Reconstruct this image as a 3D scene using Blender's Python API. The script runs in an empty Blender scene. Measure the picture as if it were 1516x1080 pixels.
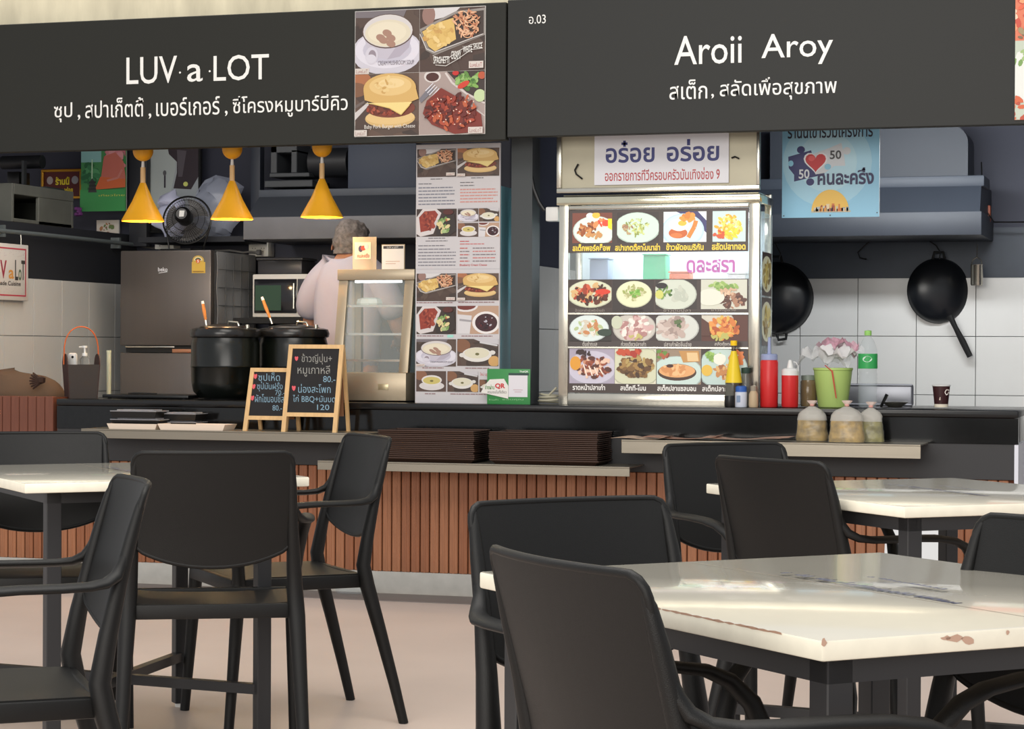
import bpy, bmesh, math, random
from mathutils import Vector, Matrix
random.seed(7)
PI = math.pi
scene = bpy.context.scene
COL = scene.collection

# ------------------------------------------------------------------ camera
F, PITCH, ROLL, YAW, CH = 3252.84, -0.006457, 0.004965, -0.30272, 1.1027
cy_, sy_, cp_, sp_ = math.cos(YAW), math.sin(YAW), math.cos(PITCH), math.sin(PITCH)
FW = Vector((sy_*cp_, cy_*cp_, sp_)); _r = Vector((cy_, -sy_, 0)); _u = _r.cross(FW)
RT = math.cos(ROLL)*_r + math.sin(ROLL)*_u
UP = -math.sin(ROLL)*_r + math.cos(ROLL)*_u
CAM = Vector((0, 0, CH))
cd = bpy.data.cameras.new('camera'); cam = bpy.data.objects.new('camera', cd); COL.objects.link(cam)
cd.sensor_width = 36; cd.lens = 36*F/1516; cd.clip_end = 200
cam.matrix_world = Matrix(((RT.x, UP.x, -FW.x, 0), (RT.y, UP.y, -FW.y, 0), (RT.z, UP.z, -FW.z, CH), (0, 0, 0, 1)))
scene.camera = cam

def ray(x, y): return FW + RT*((x-758)/F) - UP*((y-540)/F)
def P(x, y, Y):                      # pixel of the photograph -> point on the vertical plane Y = const
    d = ray(x, y); return CAM + d*(Y/d.y)
def PX(x, y, X):                     # ... on the vertical plane X = const
    d = ray(x, y); return CAM + d*(X/d.x)
def PZ(x, y, z):                     # ... on a horizontal plane
    d = ray(x, y); return CAM + d*((z-CH)/d.z)

# ------------------------------------------------------------------ light and exposure
scene.view_settings.view_transform = 'Standard'; scene.view_settings.look = 'None'
scene.view_settings.exposure = 0.0; scene.view_settings.gamma = 1.0
scene.view_settings.use_curve_mapping = False
w = bpy.data.worlds.new('hall'); scene.world = w; w.use_nodes = True
bg = w.node_tree.nodes['Background']; bg.inputs[0].default_value = (0.95, 0.97, 1.0, 1); bg.inputs[1].default_value = 0.72

def area(name, loc, size, energy, color=(1, 1, 1), rot=(0, 0, 0), sizey=None):
    l = bpy.data.lights.new(name, 'AREA'); l.energy = energy; l.color = color
    l.shape = 'RECTANGLE'; l.size = size; l.size_y = sizey or size
    o = bpy.data.objects.new(name, l); COL.objects.link(o); o.location = loc; o.rotation_euler = rot
    return o
area('hall_light', (-1.5, 3.6, 4.3), 4.0, 190, (1.0, 0.95, 0.88), (0.25, 0, 0), 2.5)
area('hall_front_light', (-2.5, -3.5, 2.6), 7.0, 420, (1.0, 0.95, 0.87), (math.radians(80), 0, math.radians(8)), 2.2)
area('left_kitchen_light', (-4.6, 9.75, 2.45), 2.0, 15, (1.0, 0.95, 0.9), (math.radians(35), 0, 0), 0.25)
area('facade_light', (-4.5, 9.2, 3.15), 7.0, 24, (1.0, 0.96, 0.88), (math.radians(20), 0, 0), 0.04)
area('right_kitchen_light', (-1.2, 9.8, 2.13), 1.2, 25, (0.95, 0.98, 1.0), (math.radians(62), 0, 0), 0.12)

# ------------------------------------------------------------------ materials
def lin(c):
    c = c/255.0
    return c/12.92 if c <= 0.04045 else ((c+0.055)/1.055)**2.4
def C(r, g, b): return (lin(r), lin(g), lin(b), 1.0)
MATS = {}
def mat(name, rgb, rough=0.5, metal=0.0, bump=0.0, bscale=200, var=0.0, vscale=5, trans=0.0, emit=None, estr=0.0,
        alpha=1.0, ior=1.45, stretch=None, coat=0.0, spec=None):
    if name in MATS: return MATS[name]
    m = bpy.data.materials.new(name); m.use_nodes = True; nt = m.node_tree; b = nt.nodes['Principled BSDF']
    c = C(*rgb); b.inputs['Base Color'].default_value = c
    b.inputs['Roughness'].default_value = rough; b.inputs['Metallic'].default_value = metal; b.inputs['IOR'].default_value = ior
    if trans: b.inputs['Transmission Weight'].default_value = trans
    if alpha < 1: b.inputs['Alpha'].default_value = alpha
    if coat: b.inputs['Coat Weight'].default_value = coat
    if spec is not None: b.inputs['Specular IOR Level'].default_value = spec
    if emit: b.inputs['Emission Color'].default_value = C(*emit); b.inputs['Emission Strength'].default_value = estr
    if bump or var:
        tc = nt.nodes.new('ShaderNodeTexCoord'); mp = nt.nodes.new('ShaderNodeMapping'); nt.links.new(tc.outputs['Object'], mp.inputs[0])
        if stretch: mp.inputs['Scale'].default_value = stretch
    if bump:
        n = nt.nodes.new('ShaderNodeTexNoise'); n.inputs['Scale'].default_value = bscale; n.inputs['Detail'].default_value = 2
        nt.links.new(mp.outputs[0], n.inputs['Vector'])
        bp = nt.nodes.new('ShaderNodeBump'); bp.inputs['Strength'].default_value = bump; bp.inputs['Distance'].default_value = 0.002
        nt.links.new(n.outputs[0], bp.inputs['Height']); nt.links.new(bp.outputs[0], b.inputs['Normal'])
    if var:
        n = nt.nodes.new('ShaderNodeTexNoise'); n.inputs['Scale'].default_value = vscale; n.inputs['Detail'].default_value = 5
        nt.links.new(mp.outputs[0], n.inputs['Vector'])
        r = nt.nodes.new('ShaderNodeValToRGB'); r.color_ramp.elements[0].position = 0.3; r.color_ramp.elements[1].position = 0.7
        r.color_ramp.elements[0].color = tuple(v*(1-var) for v in c[:3])+(1,)
        r.color_ramp.elements[1].color = tuple(min(1, v*(1+var)) for v in c[:3])+(1,)
        nt.links.new(n.outputs[0], r.inputs[0]); nt.links.new(r.outputs[0], b.inputs['Base Color'])
    MATS[name] = m; return m
# flat printed matter and painted lettering: colour comes from the colour attribute of the printed shapes
def printmat(name, rough, emit=0.0):
    m = bpy.data.materials.new(name); m.use_nodes = True; nt = m.node_tree; b = nt.nodes['Principled BSDF']
    a = nt.nodes.new('ShaderNodeAttribute'); a.attribute_name = 'Col'
    nt.links.new(a.outputs[0], b.inputs['Base Color']); b.inputs['Roughness'].default_value = rough
    if emit:
        nt.links.new(a.outputs[0], b.inputs['Emission Color']); b.inputs['Emission Strength'].default_value = emit
    return m
PRINT = printmat('printed_sheet', 0.45); BACKLIT = printmat('backlit_film', 0.35, 0.22); CHALK = printmat('chalk_print', 0.9)  # film emission stands in for tube light shining through from behind

M_CHAIR = mat('black_resin', (13, 13, 13), 0.46, bump=0.3, bscale=900, spec=0.36)
M_TOPW = mat('cream_laminate', (182, 178, 166), 0.12, var=0.05, vscale=3, coat=0.3)
M_EDGE = mat('cream_edge', (230, 225, 208), 0.4, var=0.04, vscale=30)
M_STEELB = mat('black_painted_steel', (40, 40, 42), 0.45)
M_FLOOR = mat('floor_vinyl', (204, 187, 176), 0.4, var=0.05, vscale=1.5, bump=0.1, bscale=60)
M_FLOORD = mat('dark_floor_strip', (120, 112, 108), 0.5, var=0.06, vscale=4)
M_SIGNL = mat('sign_panel_brown_grey', (27, 27, 20), 0.6, bump=0.05, bscale=300)
M_SIGNR = mat('sign_panel_grey', (35, 36, 34), 0.6, bump=0.05, bscale=300)
M_CONC = mat('concrete', (205, 196, 170), 0.85, var=0.18, vscale=3, bump=0.4, bscale=30, stretch=(3, 1, 0.7))
M_NAVY = mat('navy_paint', (52, 55, 70), 0.6, var=0.06, vscale=3)
M_DARK = mat('dark_paint', (40, 42, 48), 0.6)
M_TILE = mat('glazed_tile', (205, 205, 203), 0.25, var=0.03, vscale=4)
M_GROUT = mat('grout', (120, 122, 124), 0.9)
M_GRAN = mat('black_granite', (14, 15, 16), 0.12, var=0.5, vscale=120)
M_GRAN2 = mat('black_counter_edge', (22, 22, 23), 0.25)
M_PANEL = mat('charcoal_panel', (52, 52, 54), 0.6)
M_WOOD = mat('slat_wood', (160, 106, 74), 0.5, var=0.14, vscale=14, stretch=(6, 6, 0.5), bump=0.1, bscale=60)
M_WOOD2 = mat('slat_wood_dark', (146, 92, 62), 0.5, var=0.14, vscale=14, stretch=(6, 6, 0.5), bump=0.1, bscale=60)
M_WOODP = mat('partition_wood', (112, 66, 50), 0.55, var=0.12, vscale=14, stretch=(6, 6, 0.5))
M_WOODB = mat('slat_backing', (110, 56, 30), 0.7)
M_PLINTH = mat('plinth_tile', (176, 174, 168), 0.6, var=0.06, vscale=20)
M_ALU = mat('brushed_steel', (146, 139, 126), 0.34, metal=0.7, var=0.05, vscale=6, stretch=(0.3, 5, 5))
M_STEEL = mat('stainless', (200, 196, 184), 0.22, metal=0.9, var=0.08, vscale=8)
M_HOOD = mat('hood_grey', (74, 80, 90), 0.5, var=0.1, vscale=4)
M_HOOD2 = mat('hood_band', (110, 110, 114), 0.5, var=0.12, vscale=4)
M_BLACK = mat('black_plastic', (18, 18, 19), 0.35)
M_BLACKM = mat('black_matt', (20, 20, 21), 0.7)
M_WHITE = mat('white_plastic', (225, 225, 222), 0.4)
M_YEL = mat('lamp_yellow', (232, 165, 30), 0.4)
M_PINE = mat('pine', (222, 182, 128), 0.5, var=0.08, vscale=20, stretch=(4, 4, 0.6))
M_GLASS = mat('clear_glass', (235, 245, 245), 0.03, trans=1.0, ior=1.2, alpha=0.35)
M_CLEAR = mat('clear_plastic', (235, 240, 240), 0.08, trans=0.9, ior=1.15, alpha=0.4)
M_ORANGE = mat('orange_leather', (225, 110, 50), 0.5)
M_RED = mat('red_sauce_plastic', (205, 40, 42), 0.35)

# ------------------------------------------------------------------ mesh building
class MB:
    def __init__(s): s.bm = bmesh.new(); s.mi = 0
    def _new(s, n0):
        s.bm.faces.ensure_lookup_table()
        for f in s.bm.faces[n0:]: f.material_index = s.mi
    def face(s, pts):
        try:
            f = s.bm.faces.new([s.bm.verts.new(p) for p in pts]); f.material_index = s.mi
        except ValueError: pass
    def box(s, x0, x1, y0, y1, z0, z1, bev=0.0, m=None, seg=2):
        vs = [s.bm.verts.new((x, y, z)) for z in (z0, z1) for y in (y0, y1) for x in (x0, x1)]
        fs = [s.bm.faces.new([vs[i] for i in q]) for q in ((0, 2, 3, 1), (4, 5, 7, 6), (0, 1, 5, 4), (1, 3, 7, 5), (3, 2, 6, 7), (2, 0, 4, 6))]
        for f in fs: f.material_index = s.mi
        if bev:
            es = list({e for f in fs for e in f.edges})
            r = bmesh.ops.bevel(s.bm, geom=es, offset=bev, segments=seg, affect='EDGES', profile=0.5)
            for f in r['faces']: f.material_index = s.mi
            vs = list({v for v in r['verts']} | {v for v in vs if v.is_valid})
        if m is not None:
            for v in vs:
                if v.is_valid: v.co = m @ v.co
        return s
    def prism(s, pts, d, bev=0.0):        # polygon (3D points) extruded by vector d
        d = Vector(d); a = [s.bm.verts.new(p) for p in pts]; b = [s.bm.verts.new(Vector(p)+d) for p in pts]
        n = len(pts); fs = [s.bm.faces.new(a), s.bm.faces.new(b[::-1])]
        for i in range(n): fs.append(s.bm.faces.new([a[(i+1) % n], a[i], b[i], b[(i+1) % n]]))
        for f in fs: f.material_index = s.mi
        bmesh.ops.recalc_face_normals(s.bm, faces=fs)
        if bev:
            r = bmesh.ops.bevel(s.bm, geom=list({e for f in fs for e in f.edges}), offset=bev, segments=2, affect='EDGES', profile=0.5)
            for f in r['faces']: f.material_index = s.mi
        return s
    def tube(s, pts, rad, n=10, cap=True, flat=None, closed=False):
        pts = [Vector(p) for p in pts]; k = len(pts)
        if not hasattr(rad, '__len__'): rad = [rad]*k
        rings = []; prev = None
        for i, p in enumerate(pts):
            if closed: t = pts[(i+1) % k]-pts[i-1]
            else: t = (pts[min(i+1, k-1)]-pts[max(i-1, 0)])
            t.normalize()
            if prev is None:
                a = Vector((0, 0, 1)) if abs(t.z) < 0.9 else Vector((1, 0, 0))
                u = t.cross(a).normalized()
            else: u = (prev-t*prev.dot(t)).normalized()
            prev = u; v = t.cross(u)
            fx, fy = ((flat[i] if hasattr(flat[0], '__len__') else flat) if flat else (1, 1))
            rings.append([s.bm.verts.new(p+(u*math.cos(2*PI*j/n)*fx+v*math.sin(2*PI*j/n)*fy)*rad[i]) for j in range(n)])
        fs = []
        for i in range(k if closed else k-1):
            A, B = rings[i], rings[(i+1) % k]
            for j in range(n): fs.append(s.bm.faces.new([A[j], A[(j+1) % n], B[(j+1) % n], B[j]]))
        if cap and not closed: fs.append(s.bm.faces.new(rings[0][::-1])); fs.append(s.bm.faces.new(rings[-1]))
        for f in fs: f.material_index = s.mi
        return s
    def cyl(s, a, b, r, r2=None, n=16): return s.tube([a, b], [r, r if r2 is None else r2], n)
    def lathe(s, prof, c=(0, 0, 0), n=24, m=None, sx=1, sy=1):
        c = Vector(c); rings = []; vs = []
        for r, z in prof:
            if r <= 1e-6: ring = [s.bm.verts.new(c+Vector((0, 0, z)))]
            else: ring = [s.bm.verts.new(c+Vector((r*math.cos(2*PI*j/n)*sx, r*math.sin(2*PI*j/n)*sy, z))) for j in range(n)]
            rings.append(ring); vs += ring
        for A, B in zip(rings, rings[1:]):
            for j in range(n):
                if len(A) == 1 and len(B) == 1: continue
                if len(A) == 1: q = [A[0], B[j], B[(j+1) % n]]
                elif len(B) == 1: q = [A[j], B[0], A[(j+1) % n]]
                else: q = [A[j], B[j], B[(j+1) % n], A[(j+1) % n]]
                f = s.bm.faces.new(q); f.material_index = s.mi
        if m is not None:
            for v in vs: v.co = m @ v.co
        return s
    def grid(s, fn, nu, nv, thick=None):   # fn(u,v)->Vector, optional thickness vector fn
        A = [[s.bm.verts.new(fn(i/nu, j/nv)) for i in range(nu+1)] for j in range(nv+1)]
        fs = [s.bm.faces.new([A[j][i], A[j][i+1], A[j+1][i+1], A[j+1][i]]) for j in range(nv) for i in range(nu)]
        if thick is not None:
            B = [[s.bm.verts.new(Vector(fn(i/nu, j/nv))+Vector(thick)) for i in range(nu+1)] for j in range(nv+1)]
            fs += [s.bm.faces.new([B[j][i], B[j+1][i], B[j+1][i+1], B[j][i+1]]) for j in range(nv) for i in range(nu)]
            for i in range(nu):
                fs.append(s.bm.faces.new([A[0][i+1], A[0][i], B[0][i], B[0][i+1]])); fs.append(s.bm.faces.new([A[nv][i], A[nv][i+1], B[nv][i+1], B[nv][i]]))
            for j in range(nv):
                fs.append(s.bm.faces.new([A[j][0], A[j+1][0], B[j+1][0], B[j][0]])); fs.append(s.bm.faces.new([A[j+1][nu], A[j][nu], B[j][nu], B[j+1][nu]]))
            bmesh.ops.recalc_face_normals(s.bm, faces=fs)
        for f in fs: f.material_index = s.mi
        return s
    def build(s, name, mats, parent=None, smooth=True, ang=0.6, kind=None):
        if not isinstance(mats, (list, tuple)): mats = [mats]
        bm = s.bm; bmesh.ops.recalc_face_normals(bm, faces=bm.faces[:])
        for f in bm.faces: f.smooth = smooth
        if smooth:
            for e in bm.edges:
                if len(e.link_faces) == 2 and e.calc_face_angle(0) > ang: e.smooth = False
        me = bpy.data.meshes.new(name); bm.to_mesh(me); bm.free()
        for m in mats: me.materials.append(m)
        o = bpy.data.objects.new(name, me); COL.objects.link(o)
        if parent is not None: o.parent = parent
        if kind: o['kind'] = kind
        return o

def tag(o, label, cat, group=None, kind=None):
    o['label'] = label; o['category'] = cat
    if group: o['group'] = group
    if kind: o['kind'] = kind
    return o
def thing(name, label, cat, loc=(0, 0, 0), rz=0.0, group=None):
    o = bpy.data.objects.new(name, None); COL.objects.link(o); o.empty_display_size = 0.05
    o.location = loc; o.rotation_euler = (0, 0, rz)
    return tag(o, label, cat, group)
def struct(o): o['kind'] = 'structure'; return o
def setorigin(o, c):                  # move a mesh's origin without moving the mesh
    c = Vector(c); o.data.transform(Matrix.Translation(-c)); o.location = Vector(o.location)+c; return o
def kids(o): return [c for c in bpy.data.objects if c.parent == o]
def copy_tree(o, loc, rz, label=None):
    c = o.copy(); COL.objects.link(c); c.location = loc; c.rotation_euler = (0, 0, rz)
    if label: c['label'] = label
    for ch in kids(o):
        d = ch.copy(); COL.objects.link(d); d.parent = c
        for g in kids(ch):
            e = g.copy(); COL.objects.link(e); e.parent = d
    return c

# ------------------------------------------------------------------ flat prints: layered coloured shapes
_tc = {}
def textmesh(s, bold=0.0):
    k = (s, bold)
    if k in _tc: return _tc[k]
    cu = bpy.data.curves.new('t', 'FONT'); cu.body = s; cu.resolution_u = 3; cu.offset = bold; cu.size = 1.0
    o = bpy.data.objects.new('t', cu); COL.objects.link(o)
    dg = bpy.context.evaluated_depsgraph_get(); me = o.evaluated_get(dg).to_mesh()
    vs = [v.co.copy() for v in me.vertices]; fs = [tuple(p.vertices) for p in me.polygons]
    o.to_mesh_clear(); bpy.data.objects.remove(o); bpy.data.curves.remove(cu)
    _tc[k] = (vs, fs); return _tc[k]
class Print:
    def __init__(s, fn, nrm=(0, -1, 0), step=0.00015):
        s.fn = fn; s.n = Vector(nrm); s.step = step; s.l = 1; s.V = []; s.Fc = []; s.Cc = []; s.clip = None
    def at(s, x, y):
        if s.clip: x = min(max(x, s.clip[0]), s.clip[2]); y = min(max(y, s.clip[1]), s.clip[3])
        return s.fn(x, y)+s.n*(s.step*s.l)
    def poly(s, pts, col):
        if s.clip:
            c = s.clip
            if all(p[0] <= c[0] for p in pts) or all(p[0] >= c[2] for p in pts) or all(p[1] <= c[1] for p in pts) or all(p[1] >= c[3] for p in pts): return s
        b = len(s.V); s.V += [s.at(*p) for p in pts]; s.Fc.append(tuple(range(b, b+len(pts)))); s.Cc.append(C(*col)); s.l += 1; return s
    def rect(s, x0, y0, x1, y1, col): return s.poly([(x0, y0), (x1, y0), (x1, y1), (x0, y1)], col)
    def ell(s, cx, cy, rx, ry, col, a=0.0, n=16, t0=0, t1=2*PI, wob=0):
        ca, sa = math.cos(a), math.sin(a); pts = []
        for i in range(n):
            t = t0+(t1-t0)*i/(n if t1-t0 > 6.2 else n-1); k = 1+(random.uniform(-wob, wob) if wob else 0)
            u, v = rx*math.cos(t)*k, ry*math.sin(t)*k; pts.append((cx+u*ca-v*sa, cy+u*sa+v*ca))
        return s.poly(pts, col)
    def line(s, pts, w, col):
        for (x0, y0), (x1, y1) in zip(pts, pts[1:]):
            d = math.hypot(x1-x0, y1-y0) or 1; nx, ny = -(y1-y0)/d*w/2, (x1-x0)/d*w/2
            b = len(s.V); s.V += [s.at(*p) for p in ((x0+nx, y0+ny), (x1+nx, y1+ny), (x1-nx, y1-ny), (x0-nx, y0-ny))]
            s.Fc.append((b, b+1, b+2, b+3)); s.Cc.append(C(*col))
        s.l += 1; return s
    def blobs(s, cx, cy, rx, ry, cols, n, sz, seed=1, shape=0.6):
        r = random.Random(seed)
        for i in range(n):
            a = r.uniform(0, 2*PI); q = math.sqrt(r.random())*0.9
            z = sz*r.uniform(0.6, 1.3)
            s.ell(cx+rx*q*math.cos(a), cy+ry*q*math.sin(a), z, z*shape*r.uniform(0.7, 1.2), r.choice(cols), r.uniform(0, PI), 7)
        return s
    def text(s, t, x0, x1, yt, yb, col, bold=0.0, slope=None):   # text fitted to a pixel box on the surface
        vs, fs = textmesh(t, bold)
        if not vs: return s
        a0 = min(v.x for v in vs); a1 = max(v.x for v in vs); b0 = min(v.y for v in vs); b1 = max(v.y for v in vs)
        xm = (x0+x1)/2; A = s.fn(xm, yb); Tt = s.fn(xm, yt); L = s.fn(x0, yb); Rr = s.fn(x1, yb)
        ex = (Rr-L); ex.z = 0 if slope is None else ex.z; ez = Tt-A; o = A-ex*0.5+s.n*(s.step*s.l); b = len(s.V)
        s.V += [o+ex*((v.x-a0)/(a1-a0))+ez*((v.y-b0)/(b1-b0)) for v in vs]
        for f in fs: s.Fc.append(tuple(i+b for i in f)); s.Cc.append(C(*col))
        s.l += 1; return s
    def build(s, name, parent=None, m=None, world=True):
        me = bpy.data.meshes.new(name); me.from_pydata([tuple(v) for v in s.V], [], s.Fc)
        ca = me.color_attributes.new('Col', 'FLOAT_COLOR', 'CORNER')
        buf = []
        for f, c in zip(s.Fc, s.Cc): buf += list(c)*len(f)
        ca.data.foreach_set('color', buf)
        me.materials.append(m or PRINT); me.update()
        o = bpy.data.objects.new(name, me); COL.objects.link(o)
        if parent is not None:
            o.parent = parent
            if world: me.transform(Matrix.Translation(-Vector(parent.location)))
        return o
def YP(Y): return lambda x, y: P(x, y, Y)
def XP(X): return lambda x, y: PX(x, y, X)
def pxbox(mb, x0, y0, x1, y1, Y, dep, org=(0, 0, 0), bev=0.0):  # front face = pixel rectangle on plane Y
    a = P(x0, (y0+y1)/2, Y); b = P(x1, (y0+y1)/2, Y); t = P((x0+x1)/2, y0, Y); d = P((x0+x1)/2, y1, Y); o = Vector(org)
    return mb.box(a.x-o.x, b.x-o.x, Y-o.y, Y+dep-o.y, d.z-o.z, t.z-o.z, bev)
# ================================================================== the setting
YF = 9.30          # counter front
YB = 11.40         # back wall
XL, XR = -8.5, 1.2
XW = -5.82         # side wall of the left stall
m = MB(); m.box(-14, 8, -3, 12, -0.1, 0); struct(m.build('floor', M_FLOOR, smooth=False))
m = MB(); m.box(-9, -0.70, 9.02, 9.27, 0.0, 0.004); o = struct(m.build('floor_strip', M_FLOORD, smooth=False))  # thin darker strip on the floor along the counter base

ZT = 1.485         # top of the tiling
m = MB(); m.box(XL, XR, YB, YB+0.15, 0, 3.0); wb = struct(m.build('wall_back', M_NAVY, smooth=False))
tile_me = None
def tiles_on(parent, n0, pos_fn, cols, rows, tw=0.30):
    for i in cols:
        for j in rows:
            global tile_me
            if tile_me is None:
                t = MB(); t.box(-tw/2+0.0015, tw/2-0.0015, -0.008, 0.004, -tw/2+0.0015, tw/2-0.0015, 0.001, seg=1)
                ob = t.build('tile', M_TILE, parent, smooth=False); tile_me = ob.data
            else:
                ob = bpy.data.objects.new('tile', tile_me); COL.objects.link(ob); ob.parent = parent
            ob.location, ob.rotation_euler = pos_fn(i, j)
# grout bed behind the tiles of the right stall, then the tiles in view
xt0 = P(1271, 412, YB).x
g = MB(); g.box(-2.95, XR, YB-0.006, YB+0.001, 0, ZT); g.build('grout_bed', M_GROUT, wb, smooth=False)
tiles_on(wb, 0, lambda i, j: (Vector((xt0+0.30*(i+0.5), YB-0.010, ZT-0.30*(j+0.5))), (0, 0, 0)), range(-4, 5), range(0, 4))

m = MB(); zl = PX(60, 333, XW).z
m.box(XW-0.12, XW, 9.5, YB, 0, zl); wl = struct(m.build('wall_left', M_DARK, smooth=False))
g = MB(); g.box(XW-0.001, XW+0.006, 9.5, YB, 0, ZT-0.02); g.build('grout_bed', M_GROUT, wl, smooth=False)
tiles_on(wl, 0, lambda i, j: (Vector((XW+0.010, YB-0.30*(i+0.5), ZT-0.02-0.30*(j+0.5))), (0, 0, PI/2)), range(0, 6), range(0, 4))

# divider between the two stalls
xd = P(790, 420, 9.94).x
m = MB(); m.box(xd-0.12, xd, 9.94, YB, 0, 2.7); wm = struct(m.build('wall_middle', M_NAVY, smooth=False))
g = MB(); g.box(xd-0.001, xd+0.006, 9.94, YB, 0, ZT+0.02); g.build('grout_bed', M_GROUT, wm, smooth=False)
tiles_on(wm, 0, lambda i, j: (Vector((xd+0.010, 9.94+0.30*(i+0.5), ZT+0.02-0.30*(j+0.5))), (0, 0, PI/2)), range(0, 6), range(0, 3))
m = MB(); a = P(757, 300, 9.42); b = P(788, 300, 9.42); m.box(a.x, b.x, 9.42, 9.54, 0.86, 2.06); struct(m.build('trim_2', mat('pillar_grey', (66, 70, 72), 0.6), smooth=False))
m = MB(); m.box(XL, XR, 9.32, YB+0.15, 2.72, 2.86); struct(m.build('ceiling', M_DARK, smooth=False))
m = MB(); m.box(XR, XR+0.12, 9.3, YB, 0, 3.0); struct(m.build('wall_right', M_NAVY, smooth=False))
m = MB(); m.box(-14, 8, 9.30, 9.55, 2.62, 4.6); struct(m.build('wall_front', M_CONC, smooth=False))
m = MB(); zlt = P(343, 217, 9.5).z; m.box(-8.4, xd-0.3, 9.46, 9.56, zlt, 2.72); struct(m.build('trim_4', M_DARK, smooth=False))

# fascia signs -------------------------------------------------------
YS = 9.15
def signboard(name, label, x0, x1, ytl, ybl, mt, cat='sign'):
    a = P(x0, 120, YS).x; b = P(x1, 120, YS).x; zt = P(x0, ytl, YS).z; zb = P(*ybl, YS).z
    t = thing(name, label, cat, ((a+b)/2, YS, zb))
    m = MB(); m.box(a-(a+b)/2, b-(a+b)/2, 0, 0.05, 0, zt-zb, 0.003, seg=1); m.build('panel', mt, t, smooth=False)
    m = MB(); m.box(a-(a+b)/2+0.02, b-(a+b)/2-0.02, 0.05, 0.14, 0.06, zt-zb, 0); m.build('backing', M_STEELB, t, smooth=False)
    return t
tL = signboard('fascia_sign', 'dark brown-grey fascia sign reading LUV a LOT with a four-photo food panel', -260, 749, 48, (343, 217.5), M_SIGNL)
tR = signboard('fascia_sign', 'dark grey fascia sign reading Aroii Aroy above the right stall', 751, 1620, 0.0, (751, 203.5), M_SIGNR)
# its top is out of the frame
WH = (244, 243, 238)
def word(par, t, x0, x1, y0, y1, b=0.004):
    pr = Print(YP(YS-0.001), step=0.0003); pr.text(t, x0, x1, y0, y1, WH, b); pr.build('lettering', par)
for q in (('LUV', 187, 262, 84, 124), ('.', 265, 268, 106, 109), ('.', 309, 312, 104, 107), ('a', 277, 300, 95, 121), ('LOT', 316, 398, 81, 119),
          ('ซุป', 80, 107, 152, 181), (',', 115, 119, 170, 178), ('สปาเก็ตตี้', 126, 212, 145, 174), (',', 220, 224, 168, 176), ('เบอร์เกอร์', 231, 325, 144, 171), (',', 333, 337, 164, 172), ('ซี่โครงหมูบาร์บีคิว', 344, 514, 140, 173)): word(tL, *q)
for q in (('Aroii', 998, 1098, 52, 95), ('Aroy', 1127, 1233, 49, 96), ('สเต็ก', 991, 1047, 118, 147), (',', 1053, 1057, 139, 146), ('สลัดเพื่อสุขภาพ', 1065, 1238, 114, 148), ('อ.03', 783, 808, 22, 35)): word(tR, *q, b=0.0 if q[0] == 'อ.03' else 0.004)
# ================================================================== counter
def zat(x, y, Y): return P(x, y, Y).z
xcl = P(85, 600, YF).x; xcr = P(1508, 620, YF).x
zc = 0.862; zs = zat(1300, 655, YF); zw = zat(430, 688, YF)
ct = thing('food_counter', 'long food counter with black granite top and vertical wooden slats', 'counter', ((xcl+xcr)/2, YF, 0))
ox = ct.location.x
m = MB(); m.box(xcl-ox, xcr-ox, -0.012, 0.72, zc-0.03, zc, 0.006); m.build('countertop', M_GRAN2, ct)
m = MB(); m.box(xcl-ox, xcr-ox, -0.004, 0.02, zs, zc-0.032); m.build('splash_panel', M_GRAN, ct)
m = MB(); m.box(xcl-ox, xcr-ox-0.015, 0.0, 0.03, zw, zs-0.001); m.build('fascia_panel', M_PANEL, ct)
m = MB(); m.box(xcl-ox, xcr-ox-0.02, 0.03, 0.07, 0.1, zc-0.03); m.build('backing_board', M_WOODB, ct)
m = MB(); m.box(-8.4-ox, xcr-ox-0.02, 0.004, 0.06, 0.0, 0.1, 0.003); m.build('plinth', M_PLINTH, ct)
m = MB(); m.box(xcr-ox-0.016, xcr-ox, -0.002, 0.5, 0, zs-0.002); m.build('end_post', mat('white_trim', (220, 222, 232), 0.4), ct)
sl = None; x = -6.0; k = 0
pitch = 0.0455
while x < xcr-0.03:
    hw = 0.020
    if sl is None or k < 2:
        mm = MB(); mm.box(-hw, hw, -0.012, 0.006, 0.0, zw-0.102, 0.003, seg=1)
        mm.mi = 0; mm.box(-0.004, 0.004, -0.0135, -0.011, 0.0, zw-0.104)
        o = mm.build('slat', M_WOOD if k == 0 else M_WOOD2, ct, smooth=False)
        if sl is None: sl = []
        sl.append(o.data)
    else:
        o = bpy.data.objects.new('slat', sl[(k*7//3) % 2]); COL.objects.link(o); o.parent = ct
    o.location = (x-ox, 0.022, 0.1); x += pitch; k += 1
# low slatted partition at the left end
sp = thing('slatted_partition', 'low brown slatted partition left of the black counter end', 'partition', (xcl-0.6, YF, 0))
zt = zat(40, 587, YF)
m = MB(); m.box(-0.9, 0.585, 0.03, 0.16, zw, zt-0.004); m.build('backing_board', M_WOODB, sp)
x = 0.56; sd = None
while x > -0.85:
    if sd is None:
        mm = MB(); mm.box(-0.0215, 0.0215, -0.01, 0.03, 0.0, zt-zw, 0.003, seg=1); o = mm.build('slat', M_WOODP, sp, smooth=False); sd = o.data
    else: o = bpy.data.objects.new('slat', sd); COL.objects.link(o); o.parent = sp
    o.location = (x, 0, zw); x -= 0.0455
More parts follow.
